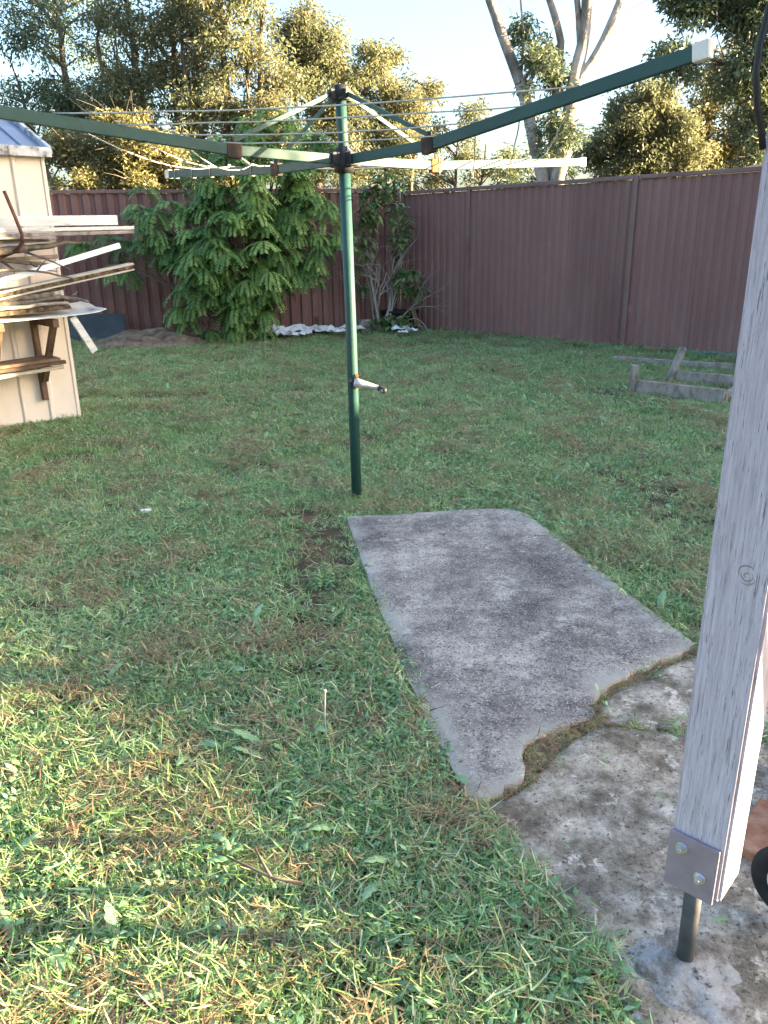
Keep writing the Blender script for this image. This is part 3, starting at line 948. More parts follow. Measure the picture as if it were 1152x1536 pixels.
# scattered white scraps below the shrub
SCR = [(-1.70, 12.0, .24, 1), (-1.48, 11.75, .15, 2), (-1.28, 12.05, .22, 3), (-1.10, 12.25, .17, 1), (-1.62, 12.35, .14, 0), (-.86, 12.25, .15, 2), (-.98, 12.5, .16, 1),
       (-.62, 12.05, .13, 0), (-.55, 12.6, .10, 2), (-.34, 12.4, .09, 1), (.30, 12.25, .12, 0), (.46, 12.0, .08, 2), (.33, 11.85, .07, 1), (-1.2, 11.7, .10, 0)]
SLAB_TXT = ['small crumpled scrap', 'torn crumpled sheet', 'flat folded scrap', 'long bent piece']
for i, (x, y, r, kk) in enumerate(SCR):
    r *= 1.0
    m = MB()
    n = 7
    vv = []
    for j in range(n):
        for q in range(n):
            a, c = (q / (n - 1) - .5) * 2, (j / (n - 1) - .5) * 2
            w = noise.noise_vector(Vector((a * 1.3, c * 1.3, i * 3.1)))
            vv.append((x + r * (a + .5 * w.x), y + r * .8 * (c + .5 * w.y), .08 + r * .85 * abs(w.z) + r * .25 * abs(noise.noise(Vector((a * 3, c * 3, i)))) - .02))
    top = len(vv)
    vv += [(p[0], p[1], p[2] - .006) for p in vv]
    fs = [(j * n + q, j * n + q + 1, (j + 1) * n + q + 1, (j + 1) * n + q) for j in range(n - 1) for q in range(n - 1)]
    fs += [tuple(top + k for k in reversed(f)) for f in fs]
    rim = [q for q in range(n)] + [j * n + n - 1 for j in range(1, n)] + [(n - 1) * n + q for q in range(n - 2, -1, -1)] + [j * n for j in range(n - 2, 0, -1)]
    fs += [(rim[(k + 1) % len(rim)], rim[k], rim[k] + top, rim[(k + 1) % len(rim)] + top) for k in range(len(rim))]
    m.raw(vv, fs)
    right = x > .1
    tag(m.build('plastic_scrap', 'scrap'), 'crumpled white plastic scrap on the grass before the bare shrub' if right else 'crumpled white plastic scrap on the ground beside the leafy shrub',
        'plastic scrap', 'white scraps before the bare shrub' if right else 'white scraps beside the leafy shrub')
m = MB()
m.box((.05, .03, .02), Matrix.Translation((-1.278, 3.966, -.005)) @ Matrix.Rotation(.6, 4, 'Z'), .005, jitter=.012)
tag(m.build('paper_scrap', 'scrap'), 'tiny white paper scrap alone on the open lawn', 'paper scrap')

plank('ground_plank', (-1.9, 12.55, .0), (-.45, 12.80, .01), .10, .05, 'dark_wood', 'dark plank edging the ground under the fence, among white scraps', group=None, jit=.006)
plank('short_stake', (-1.0, 12.35, -.05), (-1.0, 12.37, .26), .07, .03, 'dark_wood', 'short dark stake standing beside the leafy shrub', 'stake', up=(0, 1, 0), group=None)
plank('pale_stake', (.62, 12.5, -.05), (.50, 12.54, .33), .075, .025, 'brown_wood', 'leaning pale wooden stake at the foot of the bare shrub', 'stake', up=(0, 1, 0), group=None)
m = MB()
lathe(m, (.30, 12.85, -.03), [(.24, 0), (.27, .05), (.29, .30), (.31, .32), (.30, .335), (.27, .33)], 20)
tag(m.build('plastic_tub', 'black_plastic'), 'black plastic tub in the fence corner behind the bare shrub', 'tub')
m = MB()
m.box((.16, .13, .22), Matrix.Translation((-.26, 12.55, .08)) @ Matrix.Rotation(.4, 4, 'Z'), .012, jitter=.006)
tag(m.build('grey_block', 'slab'), 'small grey concrete block behind the hoist pole by the fence', 'block')

# old timber frame by the right fence
tf = thing('timber_frame', (2.337, 7.132, -.03), 'grey weathered timber frame corner lying on grass by right fence', 'timber frame')
for nm, a, c, w, h, up in (('rail', (2.345, 7.125, .055), (2.93, 6.60, .05), .045, .12, (0, 0, 1)),
                           ('upright', (2.325, 7.165, -.04), (2.318, 7.155, .245), .05, .085, (0, 1, 0)),
                           ('upright', (2.86, 7.76, -.04), (2.99, 7.80, .31), .05, .085, (0, 1, 0)),
                           ('rail', (2.93, 7.72, .04), (3.45, 7.33, .04), .045, .11, (0, 0, 1)),
                           ('rail', (3.45, 7.36, .02), (2.95, 6.66, .02), .045, .08, (0, 0, 1))):
    m = MB()
    m.beam(a, c, w, h, .005, up, .006)
    m.build(nm, 'grey_wood', tf)
plank('long_timber', (2.70, 9.16, .0), (4.1, 8.05, .02), .06, .08, 'grey_wood', 'long grey timber length lying in grass behind the timber frame', 'timber', group=None, jit=.006)
m = MB()
m.tube([(3.55 + .1 * i, 9.62 - .088 * i + .03 * math.sin(i * 1.3), .045 + .012 * math.sin(i * 2.1)) for i in range(14)], .006, 7)
tag(m.build('garden_hose', 'blue_cord'), 'thin pale blue hose lying along the right fence', 'hose')

# ------------------------------------------------------------------ hand trolley and paver by the post
tr = thing('hand_trolley', (.84, 1.25, -.012), 'small trolley wheel with black tyre and rusty hub beside post', 'trolley')
ax = Vector((.80, -.60, 0)).normalized()
ax = Vector((.62, .55, 0)).normalized()
wc = Vector((.832, 1.258, .079))


def wheel(c, out):
    n = 36
    m = MB()
    rt, rr = .064, .0215
    vs_, fs = [], []
    e1 = Vector((0, 0, 1))
    e2 = out.cross(e1).normalized()
    for i in range(n):
        a = 2 * math.pi * i / n
        rad = e1 * math.cos(a) + e2 * math.sin(a)
        for k in range(14):
            q = 2 * math.pi * k / 14
            vs_.append(c + rad * (rt + rr * math.cos(q)) + out * (rr * .95 * math.sin(q)))
    for i in range(n):
        for k in range(14):
            fs.append((i * 14 + k, i * 14 + (k + 1) % 14, ((i + 1) % n) * 14 + (k + 1) % 14, ((i + 1) % n) * 14 + k))
    m.raw(vs_, fs, True)
    w = m.build('wheel', 'rubber', tr)
    m = MB()
    m.tube([c - out * .012, c + out * .012], .050, 28)
    m.tube([c + out * .012, c + out * .014, c + out * .008], [.050, .043, .038], 28, cap=False)
    m.build('rim', 'white_plastic', w)
    m = MB()
    m.tube([c - out * .02, c + out * .014, c + out * .020], [.036, .034, .026], 20)
    m.tube([c + out * .020, c + out * .03], .009, 8)
    m.build('hub', 'red_rust', w)


fwd = Vector((-.78, -.62, 0)).normalized()
wheel(wc, fwd)
wheel(wc - fwd * .36, -fwd)
m = MB()
m.tube([wc, wc - fwd * .36], .008, 8)
m.build('axle', 'rust', tr)
m = MB()
sd = Vector((fwd.y, -fwd.x, 0)) * -1
for q in (.06, .30):
    b0 = wc - fwd * q
    m.tube([b0, b0 + sd * .12 + Vector((0, 0, .25)), b0 + sd * .45 + Vector((0, 0, .95))], .011, 8)
m.tube([wc - fwd * .06 + sd * .45 + Vector((0, 0, .95)), wc - fwd * .30 + sd * .45 + Vector((0, 0, .95))], .011, 8)
m.build('frame', 'red_rust', tr)

for i, (x, y, rz, lb) in enumerate(((.905, 1.50, -.75, 'orange terracotta brick set in concrete right behind the white post'), (1.08, 1.66, -.75, 'orange terracotta brick farther from the post'))):
    m = MB()
    m.box((.21, .10, .06), Matrix.Translation((x, y, -.017)) @ Matrix.Rotation(rz + math.pi / 2, 4, 'Z'), .006, jitter=.004)
    tag(m.build('brick_paver', 'terracotta'), lb, 'brick')


# ------------------------------------------------------------------ shrubs
def frond(base, d, length, pairs, ll, lw, droop, out, rn, rbase):
    """One pinnate leaf: leaflets along a drooping midrib, appended as quads."""
    p = np.array(base)
    d = np.array(d) / np.linalg.norm(d)
    step = length / pairs
    for i in range(pairs):
        t = i / pairs
        d = d + np.array([0, 0, -droop / pairs])
        d /= np.linalg.norm(d)
        p = p + d * step
        side = np.cross(d, [0, 0, 1.0])
        side /= np.linalg.norm(side) + 1e-9
        nrm = np.cross(side, d)
        w = ll * (1 - .55 * abs(t - .4)) * rng.uniform(.85, 1.1)
        for s in (-1, 1):
            dir_ = side * s * .9 + d * .42 - nrm * rng.uniform(.15, .5)
            dir_ /= np.linalg.norm(dir_)
            wv = np.cross(dir_, nrm)
            wv /= np.linalg.norm(wv) + 1e-9
            out.append([p, p + dir_ * w * .45 + wv * lw * .5, p + dir_ * w, p + dir_ * w * .45 - wv * lw * .5])
            rn.append(np.clip(rbase + rng.normal(0, .08), 0, 1))


def pinnate_shrub():
    root = Vector((-1.95, 11.85, -.03))
    t = thing('leafy_shrub', root, 'large green shrub with drooping feathery leaves against the fence', 'shrub')
    qs, rn = [], []
    m = MB()
    tips = []
    lobes = [((-2.05, 11.75, 1.35), (1.2, .75, .80), 90), ((-1.75, 11.8, 2.2), (1.0, .6, .65), 60), ((-1.15, 11.75, 1.45), (.66, .5, .62), 36),
             ((-2.35, 11.7, .62), (.70, .55, .5), 24), ((-1.9, 11.75, .55), (.45, .45, .35), 14), ((-3.0, 11.75, 1.65), (.55, .45, .55), 16),
             ((-1.35, 12.0, 2.65), (.8, .5, .45), 28), ((-3.75, 11.9, 1.1), (.28, .25, .2), 3), ((-3.9, 12.0, 1.35), (.5, .25, .12), 4)]
    for (c, r, n) in lobes:
        for _ in range(n):
            v = rng.normal(size=3)
            v /= np.linalg.norm(v)
            if v[1] > .3:
                v[1] *= -.6
            k = rng.uniform(.55, 1.0)
            p = np.array(c) + v * np.array(r) * k
            p[2] = max(p[2], .18)
            p[1] = min(p[1], 12.25)
            tips.append((p, v))
    for (p, v) in tips:
        mid = Vector((root.x + (p[0] - root.x) * .45, root.y + (p[1] - root.y) * .4, max(.15, p[2] * .55)))
        pv_ = Vector(p)
        q1 = mid.lerp(pv_, .5) + Vector((0, 0, .06))
        st = root + Vector((rng.uniform(-.12, .12), rng.uniform(-.08, .08), .05))
        m.tube([st, mid, q1, pv_], [.016, .011, .008, .004], 5, cap=False)
        nf_ = rng.integers(6, 9)
        a0 = rng.uniform(0, 6.28)
        rb = rng.uniform(.25, .8) if rng.random() < .8 else rng.uniform(.8, 1)
        for i in range(nf_):
            a = a0 + 6.28 * i / nf_ + rng.uniform(-.3, .3)
            d = np.array([math.cos(a), math.sin(a), rng.uniform(.05, .5)]) + v * .35
            frond(p, d, rng.uniform(.26, .42), 11, rng.uniform(.08, .115), .029, rng.uniform(.9, 2.4), qs, rn, np.clip(rb + rng.normal(0, .16), 0, 1))
    for k in range(5):
        a = root + Vector((rng.uniform(-.15, .15), rng.uniform(-.1, .1), -.05))
        m.tube([a, a + Vector((rng.uniform(-.1, .1), 0, .4)), a + Vector((rng.uniform(-.45, .45), rng.uniform(-.2, .1), 1.1)), a + Vector((rng.uniform(-.7, .7), -.1, 1.8))], [.034, .028, .02, .009], 7)
    # long bare cane leaning out towards the shed
    m.tube([(-2.6, 11.8, .75), (-3.2, 11.7, 1.05), (-3.95, 11.6, 1.42)], [.010, .008, .004], 5)
    m.build('trunk', 'stem', t)
    c = quads_mesh('crown', np.array(qs).reshape(-1, 3), np.array(rn), 4, 'pinnate', t)
    c['kind'] = 'stuff'


pinnate_shrub()


def leaf_blade(p, d, ln, wd, out, rn, r):
    d = np.array(d) / np.linalg.norm(d)
    side = np.cross(d, [0, 0, 1.0])
    if np.linalg.norm(side) < 1e-3:
        side = np.array([1.0, 0, 0])
    side /= np.linalg.norm(side)
    up = np.cross(side, d)
    p = np.array(p)
    out.append([p, p + d * ln * .35 + side * wd * .5 + up * wd * .12, p + d * ln - up * ln * .12, p + d * ln * .35 - side * wd * .5 + up * wd * .12])
    rn.append(r)


def corner_shrub():
    root = Vector((.02, 12.62, -.03))
    t = thing('bare_shrub', root, 'bare grey twiggy shrub with climbing leaves in the fence corner', 'shrub')
    m = MB()
    tips = []

    def grow(p, d, ln, r, depth):
        pts, rr = [p], [r]
        for i in range(5):
            d = (d + Vector(rng.normal(0, .13, 3))).normalized()
            p = p + d * ln / 5
            pts.append(p)
            rr.append(r * (1 - .11 * (i + 1)))
        m.tube(pts, rr, 6 if r > .006 else 4, cap=False)
        tips.append(p)
        if depth:
            for i in range(rng.integers(3, 5)):
                k = rng.integers(2, 6)
                nd = (d + Vector(rng.normal(0, .45, 3)) + Vector((0, -.05, .15))).normalized()
                grow(pts[k], nd, ln * rng.uniform(.5, .75), rr[k] * .62, depth - 1)
    for (dx, lean, h, r) in ((-.05, (-.05, -.02, 1), .95, .032), (.0, (.10, -.05, 1), 1.0, .034), (.05, (.22, -.05, 1), .85, .026), (-.08, (-.25, 0, 1), .8, .022), (.08, (.42, -.05, .9), .8, .022)):
        grow(root + Vector((dx, 0, -.02)), Vector(lean).normalized(), h, r, 3)
    # trailing vines at the foot
    for k in range(16):
        a = root + Vector((rng.uniform(-.25, .45), rng.uniform(-.25, .1), .0))
        c = a + Vector((rng.uniform(-.4, .5), rng.uniform(-.3, .1), 0))
        top = a.lerp(c, .5) + Vector((0, 0, rng.uniform(.12, .55)))
        P = [a.lerp(top, x) .lerp(top.lerp(c, x), x) for x in np.linspace(0, 1, 9)]
        m.tube(P, .006, 5, cap=False)
    m.build('trunk', 'bare_twig', t)
    qs, rn = [], []
    for (c, r, n) in (((-.10, 12.6, 1.9), (.22, .15, .30), 130), ((.30, 12.6, 1.55), (.18, .15, .45), 120), ((-.22, 12.55, 1.45), (.15, .12, .4), 90), ((.40, 12.5, .75), (.22, .15, .25), 90),
                      ((.15, 12.6, 2.15), (.3, .15, .2), 110), ((-.30, 12.6, .8), (.10, .1, .35), 40), ((.20, 12.5, .15), (.40, .2, .12), 120), ((.62, 12.45, .60), (.12, .1, .15), 22)):
        for _ in range(n):
            v = rng.normal(size=3)
            v = v / np.linalg.norm(v) * rng.uniform(.3, 1) ** .5
            p = np.array(c) + v * np.array(r)
            p[2] = max(.02, p[2])
            leaf_blade(p, [rng.normal(0, 1), rng.normal(-.5, .8), rng.normal(-.35, .5)], rng.uniform(.12, .22), rng.uniform(.045, .08), qs, rn, rng.uniform(0, 1))
    c = quads_mesh('leaves', np.array(qs).reshape(-1, 3), np.array(rn), 4, 'climber', t)
    c['kind'] = 'stuff'


corner_shrub()


# ------------------------------------------------------------------ trees beyond the fence
def leaf_cloud(centers, rads, per, ln, wd, hang, dens_shell=.5):
    """Lanceolate leaves spread through the clumps; returns quad verts and per-leaf random."""
    N = int(per.sum())
    ci = np.repeat(np.arange(len(centers)), per)
    v = rng.normal(size=(N, 3))
    v /= np.linalg.norm(v, axis=1)[:, None]
    rad = rng.uniform(0, 1, N) ** dens_shell
    P = centers[ci] + v * rad[:, None] * rads[ci]
    d = rng.normal(size=(N, 3)) * np.array([1, 1, .6]) + np.array([0, 0, -hang]) + v * .4
    d /= np.linalg.norm(d, axis=1)[:, None]
    s = np.cross(d, rng.normal(size=(N, 3)))
    s /= np.linalg.norm(s, axis=1)[:, None] + 1e-9
    L = ln * rng.uniform(.65, 1.3, N)[:, None]
    W = wd * rng.uniform(.7, 1.3, N)[:, None]
    V = np.stack([P, P + d * L * .4 + s * W * .5, P + d * L, P + d * L * .4 - s * W * .5], 1).reshape(-1, 3)
    cl = rng.uniform(-.25, .25, len(centers))
    r = np.clip(.45 + cl[ci] + rng.normal(0, .18, N), 0, 1)
    return V, r


def tree(name, base, lobes, trunks, label, leaf, bark='tree_bark', per=300, ln=.15, wd=.05, clump=.5, hang=.7, cat='tree', limb=True, group=None, limb_r=.035, squash=.8):
    t = thing(name, base, label, cat, group)
    B = Vector(base)
    C, Rr = [], []
    for (c, r, n) in lobes:
        k = 0
        while k < n:
            v = rng.normal(size=3)
            v /= np.linalg.norm(v)
            f = rng.uniform(.15, 1) ** .45
            C.append(np.array(c) + v * np.array(r) * f)
            s = clump * rng.uniform(.55, 1.25)
            Rr.append([s * rng.uniform(.8, 1.1), s * rng.uniform(.8, 1.1), s * squash * rng.uniform(.8, 1.25)])
            k += 1
    C, Rr = np.array(C), np.array(Rr)
    per_ = np.maximum(40, (1.0 * per * (Rr[:, 0] / clump) ** 2 * rng.uniform(.6, 1.2, len(C)))).astype(int)
    V, r = leaf_cloud(C, Rr, per_, ln, wd, hang)
    m = MB()
    nodes = []
    for (pts, r0, r1) in trunks:
        Q = [Vector(p) for p in pts]
        P = []
        for i in range(len(Q) - 1):
            for k in range(5):
                P.append(Q[i].lerp(Q[i + 1], k / 5))
        P.append(Q[-1])
        P = [p + noise.noise_vector(p * .8) * .12 * min(1, max(0, p.z - B.z) / 2) for p in P]
        n = len(P)
        rr = [(r0 + (r1 - r0) * i / (n - 1)) * (1 + .10 * noise.noise(P[i] * 2.5)) for i in range(n)]
        m.tube(P, rr, 12)
        nodes += list(zip(P[3:], rr[3:]))
    if limb:
        for c in C:
            cv = Vector(c)
            cand = [q for q in nodes if q[0].z < cv.z + .3]
            if not cand:
                continue
            nd, nr = min(cand, key=lambda q: (q[0] - cv).length + .5 * max(0, q[0].z - cv.z + .8))
            L = (cv - nd).length
            if L > 5.5:
                continue
            mid = nd.lerp(cv, .5) + Vector((rng.normal(0, .08 * L), rng.normal(0, .08 * L), .10 * L))
            w = min(nr * .7, limb_r)
            m.tube([nd, nd.lerp(mid, .55), mid, mid.lerp(cv, .6) + Vector((0, 0, .02 * L)), cv], [w, w * .85, w * .65, w * .45, w * .2], 5, cap=False)
            for _ in range(2):
                e = cv + Vector(rng.normal(0, .35, 3))
                m.tube([mid.lerp(cv, .6), e.lerp(cv, .4), e], [w * .4, w * .25, w * .1], 4, cap=False)
    m.build('trunk', bark, t)
    c = quads_mesh('crown', V, r, 4, leaf, t)
    c['kind'] = 'stuff'
    return t


def up_trunk(x, y, h, lean=0.0, r=.16, top=.05, dx=0):
    return ([(x, y, -.1), (x + lean * .3, y, h * .35), (x + lean * .65 + dx, y, h * .7), (x + lean, y, h)], r, top)


GB = 'tall eucalypts beyond the left fence'
tree('eucalypt_tree', (-9.4, 27, -.09), [((-9.5, 27, 7.4), (1.7, 1.6, 2.3), 46), ((-8.6, 27, 4.9), (2.3, 1.6, 1.5), 42), ((-10.6, 27.3, 5.3), (1.2, 1.0, 1.3), 13), ((-11.8, 27.5, 4.6), (.9, .8, .9), 8)],
     [up_trunk(-9.4, 27, 8.5, -.2, .2), up_trunk(-8.9, 27.1, 6.5, .9, .13), up_trunk(-9.9, 27.2, 6, -1.2, .1)],
     'dark spreading eucalypt rising behind the cream shed, its crown against open sky', 'gum_leaf_dark', group=GB, clump=.62)
tree('eucalypt_tree', (-6.6, 26, -.09), [((-6.5, 26, 8.2), (1.6, 1.5, 1.9), 42), ((-6.8, 26, 5.4), (1.9, 1.4, 1.6), 44), ((-5.3, 25.8, 6.6), (1.0, 1.2, 1.8), 22), ((-6.2, 25.8, 3.6), (2.0, 1.2, .9), 20)],
     [up_trunk(-6.9, 26, 9, -.3, .19), up_trunk(-6.4, 26.1, 9, .7, .15), up_trunk(-7.2, 26, 7, -1.0, .11), up_trunk(-6.0, 26, 7, .9, .10)],
     'tall grey green eucalypt directly above the golden wattle bushes', 'gum_leaf', group=GB, clump=.6)
tree('eucalypt_tree', (-4.2, 25, -.09), [((-4.3, 25, 7.4), (1.35, 1.3, 1.7), 40), ((-3.6, 25, 5.6), (1.25, 1.2, 1.5), 34), ((-4.7, 25, 4.6), (1.2, 1.2, 1.4), 26), ((-3.2, 24.8, 3.8), (1.0, 1.0, 1.0), 16)],
     [up_trunk(-4.4, 25, 8.5, .1, .17), up_trunk(-3.9, 25.1, 7.5, .7, .13), up_trunk(-4.9, 25, 7, -.6, .10), up_trunk(-4.1, 24.9, 6, .4, .08)],
     'sunlit eucalypt behind the feathery shrub, crown running past the frame top', 'gum_leaf', group=GB, clump=.55)
tree('eucalypt_tree', (-1.6, 27, -.09), [((-2.3, 27, 6.9), (.75, .8, 1.2), 22), ((-1.6, 27, 6.0), (1.1, 1.0, 1.5), 34), ((-1.3, 27, 4.3), (1.5, 1.2, 1.3), 34)],
     [up_trunk(-1.7, 27, 7, -.4, .15), up_trunk(-1.4, 27.1, 6.5, .3, .12), up_trunk(-2.0, 27, 6, -.6, .09)],
     'golden green eucalypt behind the top of the clothes hoist', 'gum_leaf', group=GB, clump=.52)
tree('eucalypt_tree', (.6, 28, -.09), [((.1, 28, 6.2), (1.1, 1.0, 1.0), 30), ((.9, 28, 4.9), (.95, 1.0, 1.4), 32), ((-.2, 28, 4.2), (1.3, 1.1, 1.1), 26), ((1.75, 28.2, 5.9), (.22, .3, .45), 4)],
     [up_trunk(.3, 28, 6.3, 0, .15), up_trunk(.7, 28.1, 6, .8, .10), up_trunk(0, 28, 5.5, -.6, .09)],
     'rounded golden eucalypt stepping down to open sky above the fence corner', 'gum_leaf', group=GB, clump=.5)
tree('golden_wattle', (-4.9, 16.5, -.09), [((-4.75, 16.5, 3.15), (.75, .7, .6), 44), ((-4.0, 16.6, 2.9), (.45, .5, .35), 18), ((-6.1, 16.7, 3.1), (.65, .5, .40), 24), ((-5.2, 16.3, 2.35), (1.3, .6, .5), 40), ((-3.3, 16.6, 2.5), (.7, .5, .4), 22)],
     [up_trunk(-4.9, 16.5, 2.9, .2, .06, .02), up_trunk(-5.1, 16.5, 2.9, -.7, .05, .02), up_trunk(-4.7, 16.5, 2.6, .9, .05, .02)],
     'bright golden bushy wattle just over the left fence', 'gold_leaf', per=320, ln=.085, wd=.035, clump=.27, hang=.1)
tree('pale_eucalypt', (2.6, 30, -.09), [((2.7, 30, 4.6), (1.0, .8, .9), 16), ((3.6, 30, 3.9), (1.3, 1.0, .8), 18), ((1.6, 30, 3.6), (1.2, 1.0, .6), 16), ((3.3, 30, 5.5), (.5, .5, .4), 5)],
     [up_trunk(2.6, 30, 5.0, .2, .10, .03), up_trunk(3.2, 30, 4.5, .6, .07, .03)],
     'thin pale eucalypt between the fence corner and the white gum trunks', 'gum_leaf', clump=.42, per=180)
# white gum with several trunks
gy = 18.0
tree('white_gum', (3.68, gy, -.09), [((3.35, gy, 4.6), (.50, .5, .75), 20), ((3.0, gy + .2, 5.2), (.25, .3, .4), 6), ((3.75, gy - .1, 3.3), (.6, .4, .45), 12), ((4.6, gy, 8.5), (2.2, 1.8, 1.2), 40), ((2.0, gy, 8.3), (1.5, 1.3, 1.0), 26)],
     [([(3.62, gy, -.1), (3.55, gy, 2.5), (3.30, gy, 3.4), (2.94, gy, 4.3), (2.58, gy, 5.2), (2.27, gy, 5.86), (1.9, gy, 7.6)], .145, .08),
      ([(3.78, gy - .05, -.1), (3.80, gy - .05, 2.6), (3.95, gy - .05, 3.5), (4.08, gy - .05, 4.3), (4.14, gy - .05, 5.0), (4.20, gy - .05, 5.85), (4.4, gy, 7.8)], .185, .09),
      ([(4.07, gy - .05, 4.25), (4.36, gy - .1, 4.72), (4.60, gy - .1, 5.3), (4.82, gy - .1, 5.85), (5.3, gy, 7.4)], .105, .055),
      ([(3.70, gy + .1, 2.3), (3.70, gy + .12, 3.6), (3.72, gy + .1, 5.1), (3.52, gy + .1, 5.85), (3.4, gy, 7.5)], .095, .055),
      ([(4.13, gy, 4.9), (4.05, gy, 5.4), (4.02, gy, 5.9), (4.0, gy, 7.0)], .075, .045),
      ([(2.94, gy + .1, 4.3), (3.02, gy + .1, 5.1), (2.95, gy + .1, 5.9)], .035, .02)],
     'smooth white gum with several bare trunks forking above the fence', 'gum_leaf_dark', 'gum_bark', clump=.30, per=150, ln=.14, wd=.035, limb_r=.03)
GR = 'bushy trees beyond the right fence'
tree('bushy_eucalypt', (6.8, 21, -.09), [((6.5, 21, 4.0), (1.0, .8, 1.0), 56), ((7.2, 21, 3.2), (.9, .8, .9), 36), ((5.7, 21, 3.3), (.7, .7, .9), 30)],
     [up_trunk(6.7, 21, 4.5, .1, .10, .03), up_trunk(7.0, 21, 4.0, .5, .07, .03), up_trunk(6.4, 21, 4, -.5, .07, .03)],
     'rounded golden eucalypt between white gum and overhanging branches', 'gum_leaf', group=GR, clump=.40, per=300, ln=.12, wd=.045)
tree('bushy_eucalypt', (9.3, 22, -.09), [((8.9, 22, 4.6), (1.05, .8, 1.4), 62), ((9.9, 22, 3.7), (1.0, .8, 1.1), 36), ((8.1, 22, 3.5), (.7, .7, .8), 26)],
     [up_trunk(9.2, 22, 5.5, -.1, .10, .03), up_trunk(9.5, 22, 5, .6, .07, .03), up_trunk(8.9, 22, 4.6, -.5, .06, .03)],
     'yellow green loose eucalypt behind the post end of right fence', 'gold_leaf', group=GR, clump=.38, per=210, ln=.12, wd=.04)
tree('dark_eucalypt', (13.2, 19, -.09), [((7.4, 18.6, 6.0), (1.3, .8, .5), 44), ((8.5, 18.8, 5.6), (1.0, .9, .6), 36), ((6.4, 18.5, 6.0), (.75, .6, .45), 22), ((8.0, 18.7, 4.6), (.8, .7, .5), 34), ((6.4, 18.6, 4.8), (.55, .5, .3), 14), ((12, 19, 7.5), (2.2, 2, 2), 40), ((8.6, 18.9, 3.6), (.6, .6, .8), 26)],
     [([(13.2, 19, -.1), (12.8, 19, 2.2), (12.2, 19, 4.5), (11.8, 19, 7)], .28, .12), ([(12.7, 19, 2.8), (11.2, 18.9, 3.9), (9.8, 18.8, 4.9), (8.6, 18.7, 5.6), (7.3, 18.6, 5.9)], .12, .02),
      ([(12.9, 19, 2.0), (11.4, 18.9, 3.2), (10.0, 18.8, 3.9), (8.8, 18.7, 4.55), (7.4, 18.6, 4.8)], .10, .015)],
     'dark eucalypt whose branches overhang above the white post', 'gum_leaf_dark', group=GR, clump=.36, per=210, ln=.14, wd=.045)
tree('added_shade_tree', (7.2, 1.7, -.03), [((7.1, 2.4, 3.2), (.9, .9, .8), 60), ((7.2, 1.2, 3.1), (1.0, .9, .8), 50), ((7.0, 2.9, 2.8), (.6, .45, .5), 24), ((7.2, 1.8, 4.1), (.9, 1.2, .6), 30)],  # unseen tree, added to shade the front left arm and upper post
     [up_trunk(7.2, 1.7, 3.6, -.1, .09, .03), ([(7.18, 1.7, 1.5), (7.1, 2.2, 2.2), (7.0, 2.6, 2.9)], .05, .02), ([(7.2, 1.65, 1.5), (7.3, 1.1, 2.2), (7.4, .6, 2.9)], .05, .02)],
     'small dense tree added out of view to shade the hoist and post', 'gum_leaf_dark', clump=.34, per=300, ln=.11, wd=.05)
# lower scrub filling the gaps over the fence line
for (x, y, z, rx, n, lb, lf) in ((-8.6, 31, 3.2, 2.6, 26, 'low dark tree deep behind the wattle', 'gum_leaf_dark'), (-2.6, 30, 3.2, 2.6, 28, 'low olive tree deep behind the hoist arms', 'gum_leaf'),
                                 (4.9, 26, 2.9, 1.5, 22, 'low dark tree right behind the white gum trunks', 'gum_leaf_dark'), (11.0, 26, 3.2, 2.2, 24, 'low green tree behind the yellow green eucalypt', 'gum_leaf_dark')):
    tree('background_tree', (x, y, -.09), [((x, y, z), (rx, 1.0, .9), n)], [up_trunk(x, y, z + .5, .1, .12, .04), up_trunk(x + .5, y, z, rx * .5, .08, .03), up_trunk(x - .5, y, z, -rx * .5, .08, .03)],
         lb, lf, clump=.55, per=260, ln=.16, wd=.055, group='low trees in the back row')


